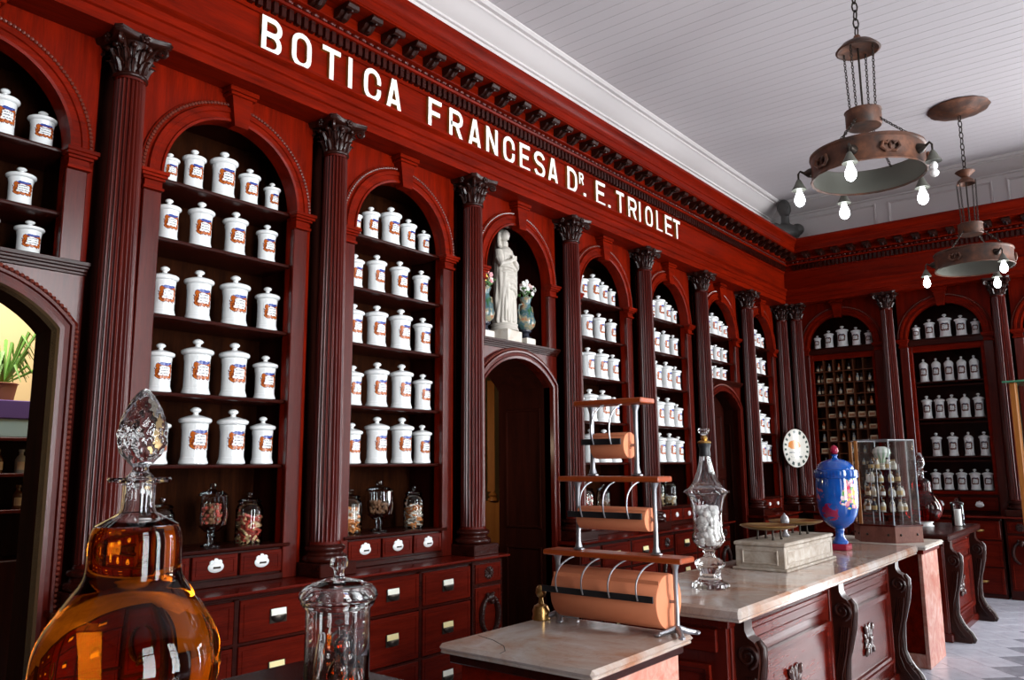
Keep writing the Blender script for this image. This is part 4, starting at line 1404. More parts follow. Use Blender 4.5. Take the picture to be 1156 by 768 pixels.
def bust():
    m = MB()
    m.ell((0, 0, .42), (.085, .072, .105), 18, 14)
    m.ell((.078, 0, .415), (.020, .013, .026), 8, 6)
    m.ell((.066, 0, .372), (.020, .026, .010), 8, 6)
    m.ell((.060, 0, .345), (.024, .026, .020), 8, 6)
    m.ell((.058, 0, .445), (.026, .05, .014), 8, 6)
    for s_ in (-1, 1):
        m.ell((.0, s_ * .074, .41), (.02, .010, .028), 8, 6)
        m.ell((0, s_ * .15, .17), (.075, .085, .075), 12, 8)
    m.ell((-.02, 0, .45), (.086, .078, .098), 16, 10)
    m.tube([(-.01, 0, .16), (-.004, 0, .26), (0, 0, .36)], [.085, .050, .050], 14)
    m.ell((.0, 0, .13), (.095, .19, .11), 18, 12)
    m.box(-.06, .06, -.11, .11, .0, .06)
    return m
bo = thing('bust', 'dark bronze bust standing on the corner of the cornice', 'bust', (.20, 10.13, 4.478), math.radians(-42))
q = ob('figure', bust().mesh('figure', BUSTM), bo, (0, 0, .02), scale=(1.12, 1.12, 1.12))
remesh(q, .008, 2)
part('base', MB().box(-.08, .08, -.13, .13, 0, .03, .005), BUSTM, bo)

# ------------------------------------------------------------------ counters
def top_slab(x0, x1, y0, y1, z0, z1, mat, parent, name='top'):
    m = MB()
    c = .012
    prof = [(0, z0), (0, z0 + .012)]
    m.box(x0 + .008, x1 - .008, y0 + .008, y1 - .008, z0, z0 + .010, .003)
    m.box(x0, x1, y0, y1, z0 + .008, z1, c)
    return part(name, m, mat, parent)
SCROLL = [(0, 0), (.16, 0), (.17, .03), (.155, .07), (.12, .11), (.085, .16), (.062, .23), (.058, .32), (.070, .42), (.092, .52), (.112, .60), (.122, .67), (.118, .725), (.10, .755), (.075, .77), (.06, .80), (.06, .86), (0, .86)]
SCH = .86
sm = MB().extr([(x, z) for x, z in SCROLL], -.045, .045)
for s_ in (-1, 1):
    # spiral volutes and leaf ridges on both flanks
    pts = []
    for i in range(22):
        t = i / 21
        th = -PI * .4 + t * 3.6 * PI
        rr = .052 * (1 - .85 * t)
        pts.append((.068 + rr * math.cos(th), s_ * .046, .69 + rr * math.sin(th)))
    sm.tube(pts, [.011 - .006 * i / 21 for i in range(22)], 7)
    for k in range(4):
        o_ = .012 * k
        sm.tube([(.10 - o_, s_ * .046, .60), (.075 - o_, s_ * .046, .45), (.045 - o_ * .8, s_ * .046, .33), (.040 - o_ * .7, s_ * .046, .2), (.07 - o_, s_ * .046, .11), (.12 - o_, s_ * .046, .04)], [.005, .006, .006, .006, .006, .005], 6)
pth = [(x + .004, 0, z) for x, z in SCROLL[1:14]]
sm.tube(pth, [.016 + .008 * abs(math.sin(i * 1.3)) for i in range(len(pth))], 8)
for i in range(6):
    sm.ell((.164 - .012 * i, .0, .03 + .022 * i), (.014, .034, .012), 8, 5)
ME_SCROLL = sm.mesh('scroll_bracket', W_CARVE, True, 45)
BIGROS = rosette_mb(.098)
for k in range(4):
    M = rotM('X', PI / 4 + k * PI / 2)
    BIGROS.ell(M @ Vector((.008, 0, .095)), (.014, .020, .034), 8, 6, M)
ME_BIGROS = BIGROS.mesh('rosette', wood('polished_carving', (0.02, 0.006, 0.004), (0.05, 0.013, 0.008), (12, 12, 12), 0.25, 0.6))
def framed_panel(w, h, mat, parent, loc, rz=0.0, ros=True, name='front_panel'):
    m = MB().box(-.02, .0, -w / 2, w / 2, -h / 2, h / 2)
    m.sweep([(-w / 2, -h / 2), (w / 2, -h / 2), (w / 2, h / 2), (-w / 2, h / 2)], [(0, -.004), (.0, .026), (.018, .026), (.024, .016), (.040, .014), (.048, -.004)], True)
    p = part(name, m, mat, parent, loc, (0, 0, rz))
    if ros:
        ob('rosette', ME_BIGROS, p, (.004, 0, 0))
    return p
def wood_counter(loc, x0, x1, y0, y1, scrolls, panels, topmat, label, topb, zt=.9, th=.060):
    t = thing('counter', label, 'counter', loc, 0)
    zb = zt - th
    part('body', MB().box(x0, x1, y0, y1, .06, zb, .004).box(x0 + .02, x1 + .035, y0 - .03, y1 + .03, 0, .07, .01).box(x0, x1 + .02, y0 - .02, y1 + .02, zb - .045, zb, .006), W_COL, t)
    for y in scrolls:
        ob('scroll_bracket', ME_SCROLL, t, (x1, y, 0), scale=(1, 1, zb / SCH))
        part('pilaster', MB().box(x1 - .01, x1 + .012, y - .075, y + .075, .07, zb - .045, .004), W_COL, t)
    for (a, b) in panels:
        framed_panel(b - a, .47, W_DRAW, t, (x1 + .005, (a + b) / 2, .395))
        part('upper_rail', MB().box(-.01, .016, a - (a + b) / 2, b - (a + b) / 2, -.05, .05, .004).sweep([(a - (a + b) / 2 + .03, -.03), (b - (a + b) / 2 - .03, -.03), (b - (a + b) / 2 - .03, .03), (a - (a + b) / 2 + .03, .03)], [(0, .014), (.004, .022), (.010, .022), (.014, .014)], True), W_DRAW, t, (x1 + .005, (a + b) / 2, .735))
    for yy_, rz in ((y0, -PI / 2), (y1, PI / 2)):
        framed_panel((x1 - x0) * .72, .47, W_DRAW, t, ((x0 + x1) / 2, yy_ - (.005 if rz < 0 else -.005), .395), rz, False, 'end_panel')
        part('end_rail', MB().box(-.01, .014, -(x1 - x0) * .42, (x1 - x0) * .42, -.05, .05, .004), W_DRAW, t, ((x0 + x1) / 2, yy_ - (.005 if rz < 0 else -.005), .735), (0, 0, rz))
    top_slab(*topb, zb, zt, topmat, t, 'worktop')
    return t
wood_counter((0, 0, 0), 1.70, 2.255, 3.07, 5.93, [3.17, 4.55, 5.84], [(3.28, 4.42), (4.68, 5.72)], MARBLE, 'long carved wooden counter with pale marble top and scroll brackets', (1.60, 2.365, 2.975, 6.285))
wood_counter((0, 0, 0), 1.70, 2.30, 7.45, 8.80, [7.53, 8.72], [(7.66, 8.60)], W_DARK, 'short carved counter with dark polished top beside the back wall', (1.58, 2.385, 7.34, 8.90), .905)
wood_counter((0, 0, 0), 1.68, 2.30, -1.35, 1.20, [-1.2, 1.12], [(-1.08, -.12), (.08, 1.0)], W_DARK, 'near counter with dark polished top under the amber bottle', (1.58, 2.385, -1.45, 1.312))
def marble_stand(x0, x1, y0, y1, label, crack=False):
    t = thing('marble_stand', label, 'stand', (0, 0, 0), 0)
    part('core', MB().box(x0 + .06, x1 - .075, y0 + .06, y1 - .06, .10, .84, .004), W_RED, t)
    part('front_slab', MB().box(x1 - .074, x1 - .045, y0 + .045, y1 - .045, .0, .832, .003), MARBLE_P, t)
    part('plinth', MB().box(x0 + .04, x1 - .0745, y0 + .045, y1 - .045, 0, .10, .004), MARBLE_P, t)
    part('apron', MB().box(x0 + .03, x1 - .03, y0 + .03, y1 - .03, .833, .866, .004), W_RED if not crack else W_DARK, t)
    top_slab(x0, x1, y0, y1, .867, .9, MARBLE if crack else MARBLE_W, t)
    if crack:
        part('crack', MB().tube([(1.80, 1.90, .8995), (1.90, 1.87, .8998), (1.99, 1.82, .8998), (2.04, 1.765, .8998), (2.05, 1.725, .8996)], .0016, 5), plain('crack_line', (.03, .025, .02), .9), t)
    return t
marble_stand(1.77, 2.43, 1.713, 2.40, 'small marble topped stand with pink side carrying the paper rolls', True)
marble_stand(1.62, 2.42, 6.30, 6.93, 'small white marble topped stand with pink front under the glass case')

# ------------------------------------------------------------------ paper roll dispenser
pd = thing('paper_roll_dispenser', 'three tier iron dispenser with salmon paper rolls on the small marble stand', 'dispenser', (0, 2.33, .9005))
def post(x, z0, z1, foot):
    m = MB()
    h = z1 - z0
    m.tube([(x, 0, z0 + .012), (x, 0, z0 + h * .12), (x, 0, z0 + h * .5), (x, 0, z0 + h * .9), (x, 0, z1 - .004)], [.016, .010, .0085, .010, .018], 10)
    if foot:
        for a in (-.5, .5, PI - .5, PI + .5):
            m.tube([(x, 0, z0 + .03), (x + .03 * math.cos(a), .035 * math.sin(a) * 1.6, z0 + .016), (x + .055 * math.cos(a), .09 * math.sin(a) * 1.4, z0 + .008)], [.012, .011, .008], 8)
            m.ell((x + .055 * math.cos(a), .09 * math.sin(a) * 1.4, z0 + .008), (.014, .016, .008), 8, 5)
    else:
        m.sweep([(-.012, z0 + .01), (.012, z0 + .01), (0, z0 + h * .22)], [(0, x - .006), (.005, x - .006), (.005, x + .006), (0, x + .006)], True)
        m.ell((x, 0, z0 + .005), (.026, .02, .006), 10, 5)
    return m
TIERS = [(1.862, 2.398, 0.0, .262, 1.826, 2.452, .100, 1.89, 2.372, .120), (1.968, 2.322, .283, .558, 1.905, 2.372, .046, 1.985, 2.306, .415), (2.045, 2.250, .579, .862, 1.990, 2.308, .052, 2.062, 2.226, .70)]
for i, (xa, xb, z0, z1, bx0, bx1, rr, rx0, rx1, rz_) in enumerate(TIERS):
    for x in (xa, xb):
        part('post', post(x, z0, z1, i == 0), IRON, pd)
    part('board', MB().box(bx0, bx1, -.055, .055, z1, z1 + .021, .004), W_ORANGE, pd)
    rm = MB().lathe([(0, 0), (rr * .22, 0), (rr * .22, .004), (rr * .3, .004), (rr * .98, .004), (rr, .007), (rr, rx1 - rx0 - .007), (rr * .98, rx1 - rx0 - .004), (rr * .3, rx1 - rx0 - .004), (rr * .22, rx1 - rx0), (0, rx1 - rx0)], 40)
    rm.xf(Matrix(((0, 0, 1, rx0), (0, 1, 0, 0), (-1, 0, 0, rz_), (0, 0, 0, 1))))
    ro = part('paper_roll', rm, PAPER, pd)
    part('loose_sheet', MB().box(rx0 + .004, rx1 - .004, -rr * .75, -rr * .72, rz_ + rr * .45, rz_ + rr * .80), PAPER, ro)
    part('cutter_bar', MB().box(rx0 - .03, rx1 - .01, -rr - .012, -rr - .006, rz_ + rr * .05, rz_ + rr * .05 + .024, .001), BLACKM, pd)
    part('axle', MB().tube([(xa, 0, rz_), (xb, 0, rz_)], .006, 8), IRON, pd)
    ns = (4, 3, 2)[i]
    for k in range(ns):
        x = rx0 + (rx1 - rx0) * ((k + .45) / ns)
        a0, a1, a2, a3 = Vector((x + .022, -.025, z1)), Vector((x + .004, -rr * .6 - .05, z1 - .015)), Vector((x - .006, -rr - .05, rz_ + rr * .1 + .07)), Vector((x - .006, -rr - .0135, rz_ + rr * .1))
        part('spring_wire', MB().tube([a0 * (1 - q) ** 3 + a1 * 3 * q * (1 - q) ** 2 + a2 * 3 * q * q * (1 - q) + a3 * q ** 3 for q in [e_ / 14 for e_ in range(15)]], .0034, 6), IRON, pd)
bb = thing('brass_bell', 'small round brass bell behind the left foot of the paper dispenser', 'bell', (1.806, 2.285, .9005))
part('bell', MB().lathe([(0, 0), (.036, 0), (.038, .006), (.034, .02), (.036, .035), (.028, .055), (.012, .064), (.008, .085), (.016, .092), (.022, .105), (.020, .125), (.012, .135), (0, .137)], 24), BRONZE, bb)

# ------------------------------------------------------------------ marble counter objects
# footed crystal urn with cotton
def facets(n, amp):
    return lambda a, z: 1 + amp * (abs(math.sin(a * n / 2)) - .5)
ur = thing('crystal_urn', 'tall footed cut glass urn of cotton balls with pointed lid', 'urn', (2.0, 3.47, .9005))
rf8 = facets(10, .05)
part('foot', MB().lathe([(0, 0), (.090, 0), (.094, .008), (.090, .024), (.066, .034), (.052, .055), (.050, .075), (.066, .10), (.076, .118), (.066, .136), (.034, .152), (.026, .170), (.034, .186), (0, .190)], 60, rf=facets(12, .06)), GLASS, ur)
bw = [(.0, .196), (.032, .192), (.060, .206), (.084, .236), (.084, .258), (.074, .285), (.074, .36), (.082, .42), (.094, .458), (.104, .470)]
bi = [(.100, .472), (.089, .456), (.077, .42), (.069, .36), (.069, .285), (.077, .257), (.075, .240), (.052, .214), (.0, .206)]
part('bowl', MB().lathe(bw + bi, 60), GLASS, ur)
lo_ = [(.108, .474), (.118, .478), (.112, .488), (.088, .500), (.064, .535), (.042, .59), (.030, .64), (.026, .665)]
li_ = [(.021, .662), (.025, .638), (.036, .588), (.058, .533), (.080, .500), (.098, .482), (.100, .474)]
part('lid', MB().lathe(lo_ + li_ + [(.108, .474)], 60, rf=lambda a, z: 1 + .05 * (abs(math.sin(a * 6)) - .5) if z > .49 else 1), GLASS, ur)
fi = part('finial', MB().lathe([(0, .664), (.028, .664), (.030, .672), (.026, .70), (.033, .722), (.030, .730), (0, .731)], 24), BLACKM, ur)
part('gilt_band', MB().lathe([(0, .7315), (.034, .7315), (.036, .737), (.026, .744), (.014, .748), (.018, .758), (.012, .77), (0, .772)], 24), BRASS, ur)
part('crystal_tip', MB().lathe([(0, .7725), (.010, .7725), (.024, .785), (.034, .80), (.026, .808), (0, .800)], 14), GLASS, ur)
cm = MB()
for k in range(190):
    a, q = random.uniform(0, 2 * PI), .0505 * math.sqrt(random.random())
    cm.ell((q * math.cos(a), q * math.sin(a), random.uniform(.232, .40)), (.0175, .0175, .016), 8, 6)
part('cotton_balls', cm, COTTON, ur, kind='stuff')

# counter scale in a marble case
sb = thing('counter_scale', 'antique brass pan scale built on a white marble case', 'scale', (1.953, 4.682, .9005))
MARBLE_S = marble('weathered_marble', (0.20, 0.15, 0.105), (0.31, 0.26, 0.21), (0.40, 0.36, 0.31), 9, 0.65)
part('case', MB().box(-.150, .150, -.435, .435, .014, .140, .004), MARBLE_S, sb)
part('plinth', MB().box(-.166, .166, -.452, .452, 0, .016, .004), MARBLE_S, sb)
part('top', MB().box(-.158, .158, -.443, .443, .141, .163, .006), MARBLE_S, sb)
for (yy_, rz) in ((-.435, -PI / 2),):
    part('end_panel', MB().sweep([(-.11, .035), (.11, .035), (.11, .12), (-.11, .12)], [(0, -.001), (.003, .004), (.008, .004), (.011, -.001)], True), MARBLE_S, sb, (0, yy_, 0), (0, 0, rz))
part('side_panel', MB().sweep([(-.40, .035), (.40, .035), (.40, .12), (-.40, .12)], [(0, -.001), (.003, .004), (.008, .004), (.011, -.001)], True), MARBLE_S, sb, (.150, 0, 0))
for yy_ in (-.235, .235):
    p = part('pan', MB().lathe([(0, .220), (.06, .221), (.12, .228), (.160, .240), (.172, .248), (.168, .252), (.156, .245), (.12, .233), (.06, .226), (0, .225)], 40), BRONZE, sb, (-.015, yy_, 0))
    for a in (.6, 2.2, 3.9, 5.4):
        part('leg', MB().tube([(.07 * math.cos(a), .07 * math.sin(a), .222), (.072 * math.cos(a), .072 * math.sin(a), .185), (.075 * math.cos(a), .075 * math.sin(a), .164)], [.007, .006, .010], 8), DARKM, p)
part('pointer', MB().lathe([(0, .164), (.022, .164), (.024, .172), (.012, .19), (.010, .225), (.022, .245), (.026, .262), (.020, .285), (.008, .302), (0, .312)], 12, rf=facets(5, .25)), IRON, sb)

# blue porcelain urn
g = G('blue_floral_glaze')
v = g.coord('Object')
sp = g.n('SeparateXYZ')
g.t.links.new(v, sp.inputs[0])
n1 = g.noise(v, 5, 3)
base = g.ramp(n1, [(.35, (.003, .045, .26)), (.65, (.006, .10, .43))])
vo = g.n('TexVoronoi')
vo.inputs['Scale'].default_value = 44
g.t.links.new(v, vo.inputs['Vector'])
hue = g.n('SeparateXYZ')
g.t.links.new(vo.outputs['Color'], hue.inputs[0])
pet = g.ramp(hue.outputs[0], [(.0, (.75, .30, .36)), (.3, (.80, .60, .62)), (.5, (.70, .06, .12)), (.68, (.12, .35, .10)), (.85, (.75, .62, .20))])
pet.node.color_ramp.interpolation = 'CONSTANT'
def blob(px, py, pz, r, n_):
    d = g.n('VectorMath', operation='DISTANCE')
    g.put(d.inputs[0], v)
    d.inputs[1].default_value = (px, py, pz)
    return g.math('LESS_THAN', g.math('ADD', d.outputs['Value'], g.math('MULTIPLY', g.math('SUBTRACT', n_, .5), .12)), r)
n3 = g.noise(v, 16, 3)
m1 = blob(.120, -.082, .37, .080, n3)
m1b = blob(.128, -.070, .455, .058, n3)
m2 = blob(-.02, -.130, .27, .060, n3)
m3 = blob(-.095, -.11, .40, .050, n3)
fl_ = g.math('MULTIPLY', g.math('MAXIMUM', m1, m1b), g.math('LESS_THAN', vo.outputs['Distance'], .75))
col = g.mix(fl_, base, pet)
col = g.mix(g.math('MULTIPLY', m2, g.math('GREATER_THAN', n3, .42)), col, rgb(.28, .01, .06))
col = g.mix(g.math('MULTIPLY', m3, g.math('GREATER_THAN', n3, .48)), col, rgb(.40, .12, .22))
zb_ = sp.outputs[2]
band = g.math('MULTIPLY', g.math('GREATER_THAN', zb_, .515), g.math('LESS_THAN', zb_, .565))
dots = g.math('GREATER_THAN', g.math('SINE', g.math('MULTIPLY', g.math('ARCTAN2', sp.outputs[1], sp.outputs[0]), 40)), 0)
col = g.mix(g.math('MULTIPLY', g.math('MULTIPLY', band, dots), .35), col, rgb(.008, .02, .12))
g.set(col=col, rough=.12, coat=.6, crough=.05)
BLUE = g.m
CRIM = plain('crimson_glaze', (.25, .006, .03), .15)
bu = thing('blue_urn', 'tall blue porcelain lidded urn painted with flowers, red finial', 'urn', (1.99, 5.665, .9005))
part('foot', MB().box(-.062, .062, -.062, .062, 0, .045, .006), CRIM, bu)
part('bowl', MB().lathe([(0, .046), (.054, .046), (.056, .060), (.040, .080), (.030, .10), (.027, .125), (.034, .14), (.030, .150), (.060, .165), (.100, .200), (.128, .25), (.140, .30), (.146, .38), (.146, .48), (.142, .512), (0, .512)], 44), BLUE, bu)
part('lid', MB().lathe([(0, .513), (.150, .513), (.153, .520), (.153, .560), (.150, .570), (.132, .576), (.124, .60), (.100, .628), (.060, .645), (.030, .652), (.018, .662), (.018, .672), (.028, .682), (0, .690)], 44), BLUE, bu)
part('finial', MB().lathe([(0, .690), (.020, .690), (.030, .705), (.030, .722), (.020, .742), (.006, .752), (0, .753)], 20), CRIM, bu)

# hexagonal glass case with little bottles
vc = Vector((2.08, 6.61, .9005))
Rh = Vector((math.cos(math.radians(13.7)), math.sin(math.radians(13.7)), 0))
Th = Vector((Rh.y, -Rh.x, 0))
HX = [Rh * .25 * math.cos(math.radians(a)) + Th * .25 * math.sin(math.radians(a)) for a in (18, 78, 138, 198, 258, 318)]
vt = thing('glass_display_case', 'six sided glass display case of small medicine bottles on wooden base', 'display case', vc)
def hexprism(scale, z0, z1):
    m = MB()
    b = len(m.v)
    m.v += [tuple(p * scale + Vector((0, 0, z0))) for p in HX] + [tuple(p * scale + Vector((0, 0, z1))) for p in HX]
    m.f += [tuple(reversed(range(6))), tuple(range(6, 12))] + [(i, (i + 1) % 6, 6 + (i + 1) % 6, 6 + i) for i in range(6)]
    return m
VH = .80
bs = part('base', hexprism(1.06, .0, .125), W_TAN if False else wood('worn_red_brown_wood', (.14, .045, .03), (.26, .10, .07), (5, 5, 3), .5), vt)
part('base_rim', hexprism(1.09, .1255, .137), W_COL, vt)
ks = MB().ell((0, 0, 0), (.010, .010, .010), 8, 6).mesh('knob', DARKM)
for i in range(6):
    a, b = HX[i] * 1.06, HX[(i + 1) % 6] * 1.06
    for t_ in (.2, .8):
        p = a.lerp(b, t_)
        ob('knob', ks, bs, (p.x, p.y, .062))
for i in range(6):
    a, b = HX[i], HX[(i + 1) % 6]
    if i in (2,):
        mm_ = MB()
        for t_ in (0.03, .97):
            p = a.lerp(b, t_)
            mm_.box(p.x - .012, p.x + .012, p.y - .012, p.y + .012, .138, VH, .003)
        part('door_frame', mm_, W_TAN, vt)
    mm_ = MB()
    n_ = (b - a).cross(Vector((0, 0, 1))).normalized() * .001
    for q_ in ((a - n_, b - n_, b + n_, a + n_),):
        q0 = [p * .985 for p in q_]
        bI = len(mm_.v)
        mm_.v += [(p.x, p.y, .138) for p in q0] + [(p.x, p.y, VH) for p in q0]
        mm_.f += [(0, 1, 5, 4), (1, 2, 6, 5), (2, 3, 7, 6), (3, 0, 4, 7), (3, 2, 1, 0), (4, 5, 6, 7)]
    part('pane', mm_, PANE, vt, smooth=False)
    part('corner_bar', MB().tube([(a.x, a.y, .138), (a.x, a.y, VH)], .0045, 6), IRON, vt)
part('roof', hexprism(1.02, VH, VH + .008), PANE, vt, smooth=False)
rm_ = MB()
rm_.tube([tuple(p + Vector((0, 0, VH))) for p in HX], .005, 6, True)
part('roof_rim', rm_, IRON, vt)
TZ = [.235, .352, .463, .565]
for z, s_ in zip(TZ, (.80, .74, .66, .54)):
    part('glass_shelf', hexprism(s_, z - .004, z), PANE, vt, smooth=False)
for a in range(3):
    p = HX[a * 2] * .5
    part('shelf_rod', MB().tube([(p.x, p.y, .138), (p.x, p.y, .61)], .003, 6), IRON, vt)
mb_ = MB().lathe([(0, 0), (.019, 0), (.020, .004), (.020, .055), (.012, .068), (.010, .074), (.010, .080), (0, .080)], 12)
MBG = [mb_.mesh('glass_body', plain('case_bottle_' + c, v_, .12)) for c, v_ in (('pale', (.62, .58, .50)), ('white', (.76, .74, .70)), ('brown', (.14, .06, .025)), ('dark', (.035, .035, .05)))]
mcap = MB().lathe([(0, .0805), (.011, .0805), (.011, .095), (0, .096)], 10)
MCAPS = [mcap.mesh('stopper', CORK), mcap.mesh('stopper', plain('black_cap', (.02, .02, .02), .4))]
lbm = MB()
for i in range(7):
    a = 2 * PI * i / 7
for i in range(13):
    a = 2 * PI * i / 12
    lbm.v += [(.0206 * math.cos(a), .0206 * math.sin(a), .012), (.0206 * math.cos(a), .0206 * math.sin(a), .044)]
for i in range(12):
    lbm.f.append((2 * i, 2 * i + 2, 2 * i + 3, 2 * i + 1))
MLAB = [lbm.mesh('label', CREAM), lbm.mesh('label', plain('buff_label', (.55, .38, .15), .7)), lbm.mesh('label', plain('white_label', (.75, .74, .70), .7))]
TN = ['bottom', 'second', 'third', 'top']
CNM = ['pale', 'white', 'brown', 'dark']
for ti, (z, rr, n_) in enumerate(zip(TZ, (.145, .13, .112, .088), (13, 11, 9, 7))):
    for i in range(n_):
        a = 2 * PI * i / n_ + ti * .3
        c = random.choice((0, 0, 1, 2, 3))
        t = thing('medicine_bottle', 'little %s labelled medicine bottle on the %s glass shelf of the case' % (CNM[c], TN[ti]), 'bottle', vc + Vector((rr * math.cos(a), rr * math.sin(a), z + .0006)), random.uniform(0, 6), '%s bottles on the %s shelf of the glass case' % (CNM[c], TN[ti]), (.95, .95, random.uniform(.78, 1.06)))
        ob('glass_body', MBG[c], t)
        ob('stopper', random.choice(MCAPS), t)
        ob('label', random.choice(MLAB), t)
g = G('green_white_glaze')
tc = g.n('TexCoord')
sp = g.n('SeparateXYZ')
g.t.links.new(tc.outputs['Object'], sp.inputs[0])
st_ = g.math('SINE', g.math('MULTIPLY', g.math('ARCTAN2', sp.outputs[1], sp.outputs[0]), 10))
zf = g.math('MULTIPLY_ADD', sp.outputs[2], -7, 1.0)
g.set(col=g.mix(g.math('MULTIPLY', g.math('GREATER_THAN', st_, .1), zf), rgb(.78, .80, .76), rgb(.10, .42, .14)), rough=.15)
ml = thing('melon_jar', 'round ribbed white and green jar at the top of the glass case', 'jar', vc + Vector((0, 0, .5656)))
part('stem', MB().lathe([(0, 0), (.022, 0), (.018, .02), (.012, .035), (.024, .05), (0, .05)], 16), MBG[1].materials[0], ml)
part('body', MB().lathe([(0, .0), (.024, .004), (.030, .03), (.052, .055), (.066, .085), (.060, .115), (.03, .135), (.012, .132), (0, .125)], 50, rf=lambda a, z: 1 + .06 * abs(math.sin(a * 5))), g.m, ml, (0, 0, .0505))

# ------------------------------------------------------------------ show globes and the front jar
def show_globe(loc, s, liq, label, glassm):
    t = thing('show_globe', label, 'bottle', loc, 0, None, (s, s, s))
    outer = [(0, .003), (.10, 0), (.135, .006), (.170, .035), (.197, .085), (.211, .150), (.208, .195), (.192, .240), (.165, .285), (.138, .325), (.118, .352), (.109, .375), (.107, .41), (.106, .45), (.101, .475), (.088, .493), (.062, .507), (.044, .517), (.039, .53), (.038, .58), (.040, .588), (.070, .592), (.074, .598), (.070, .603), (.034, .603)]
    inner = [(.033, .58), (.034, .53), (.040, .514), (.060, .502), (.085, .488), (.097, .472), (.101, .45), (.102, .41), (.104, .375), (.113, .352), (.133, .325), (.160, .285), (.187, .240), (.203, .195), (.206, .150), (.192, .087), (.166, .040), (.132, .012), (.10, .007), (0, .009)]
    up_o = [(r, z) for r, z in outer if z > .470 or z > .55]
    up_i = [(r, z) for r, z in inner if z > .470]
    part('flask', MB().lathe([(.0965, .4885)] + [p for p in up_o if p[1] > .4885] + [p for p in up_i if p[1] > .4925] + [(.080, .4925), (.0965, .4885)], 64), glassm, t)
    cs = [(r, z) for r, z in outer if z < .476] + [(.0955, .486)]
    li = [cs[0]]
    for i in range(1, len(cs) - 1):
        p0, p1, p2, p3 = cs[max(i - 1, 1)], cs[i], cs[i + 1], cs[min(i + 2, len(cs) - 1)]
        for e_ in range(5):
            q = e_ / 5
            li.append(tuple(.5 * (2 * p1[a] + (p2[a] - p0[a]) * q + (2 * p0[a] - 5 * p1[a] + 4 * p2[a] - p3[a]) * q * q + (3 * p1[a] - p0[a] - 3 * p2[a] + p3[a]) * q ** 3) for a in (0, 1)))
    li += [cs[-1], (0, .486)]
    part('liquid', MB().lathe(li, 96), liq, t)
    def cut(a, z):
        k = 11
        return 1 + .045 * (abs(math.sin(a * k / 2 + z * 75)) + abs(math.sin(a * k / 2 - z * 75)) - 1.2)
    sp_ = [(0, .575), (.030, .575), (.032, .605), (.020, .618), (.018, .628), (.030, .640), (.048, .660), (.057, .688), (.058, .71), (.054, .738), (.045, .765), (.033, .79), (.020, .81), (.009, .822), (0, .826)]
    fine = []
    for (p0, p1) in zip(sp_, sp_[1:]):
        nn = 4 if p0[1] > .63 else 1
        for i in range(nn):
            fine.append((p0[0] + (p1[0] - p0[0]) * i / nn, p0[1] + (p1[1] - p0[1]) * i / nn))
    fine.append(sp_[-1])
    part('stopper', MB().lathe(fine, 66, rf=lambda a, z: cut(a, z) if z > .65 else 1), glassm, t, angle=25)
    return t
show_globe((1.857, .555, .9005), 1.0, AMBER, 'large pear shaped bottle of amber liquid with cut glass stopper', GLASS)
rg = show_globe((2.02, 8.22, .9555), .80, REDLIQ, 'pear shaped bottle of dark red liquid on the dark counter', GLASS)
part('foot_ring', MB().lathe([(0, -.062), (.10, -.062), (.105, -.05), (.085, -.035), (.085, -.02), (.10, -.01), (.10, -.001), (0, -.001)], 36), PORC, rg)
gj = thing('glass_cylinder_jar', 'small clear glass jar with pale roll beside red bottle', 'jar', (2.27, 8.46, .9055))
part('body', MB().lathe([(0, .001), (.055, .001), (.058, .01), (.058, .20), (.062, .205), (.055, .21)], 24), THIN, gj)
part('paper_roll', MB().lathe([(0, .006), (.03, .006), (.03, .16), (0, .16)], 18), COTTON, gj)
part('lid', MB().lathe([(.062, .211), (.064, .222), (.03, .235), (.012, .24), (.018, .262), (0, .27)], 24), THIN, gj)

fj = thing('glass_jar', 'lidded clear glass jar holding little amber vials beside amber bottle', 'jar', (2.035, 1.045, .9005))
part('body', MB().lathe([(0, .0), (.080, 0), (.088, .006), (.0885, .02), (.0885, .235), (.090, .243), (.098, .249), (.101, .256), (.098, .262), (.090, .262), (.084, .256), (.0845, .235), (.0845, .022), (.078, .012), (0, .012)], 56), GLASS, fj)
part('lid', MB().lathe([(.0, .300), (.03, .302), (.07, .296), (.092, .284), (.0985, .272), (.096, .2625), (.104, .263), (.108, .272), (.105, .286), (.092, .300), (.065, .311), (.035, .318), (.016, .322), (.013, .332), (.015, .344), (.024, .352), (.026, .366), (.020, .377), (0, .379)], 56), GLASS, fj)
VG = thin('vial_glass', (.93, .93, .92), 1.6)
VL = thin('vial_amber', (.95, .42, .07), 1.2)
def vial(p, q, r, fill, label, flask=False):
    p, q = Vector(p), Vector(q)
    d = (q - p)
    L_ = d.length
    t = thing('vial', label, 'vial', tuple(Vector((2.035, 1.045, .9005)) + p), 0, 'little vials in the glass jar')
    t.rotation_mode = 'QUATERNION'
    t.rotation_quaternion = Vector((0, 0, 1)).rotation_difference(d)
    if flask:
        pr_ = [(0, 0), (r * .5, .003), (r * .9, r * .5), (r, r), (r * .85, r * 1.6), (r * .4, r * 2.1), (r * .16, r * 2.4), (r * .13, L_ * .9), (r * .05, L_)]
    else:
        pr_ = [(0, 0), (r * .6, .002), (r, r * .8), (r, L_ * .8), (r * .6, L_ * .86), (r * .45, L_ * .9), (r * .6, L_)]
    part('glass', MB().lathe(pr_, 18), VG, t)
    f_ = [(a * .93, b_ + .001) for a, b_ in pr_ if b_ < L_ * fill]
    if fill > 0.03:
        f_.append((0, f_[-1][1]))
        part('amber_fill', MB().lathe(f_, 18), VL, t)
vial((-.034, .036, .014), (-.046, .042, .190), .034, .50, 'round little flask with long thin neck in the jar', True)
vial((.040, .034, .014), (.044, .040, .150), .033, .45, 'round amber flask standing on the jar floor by the wall', True)
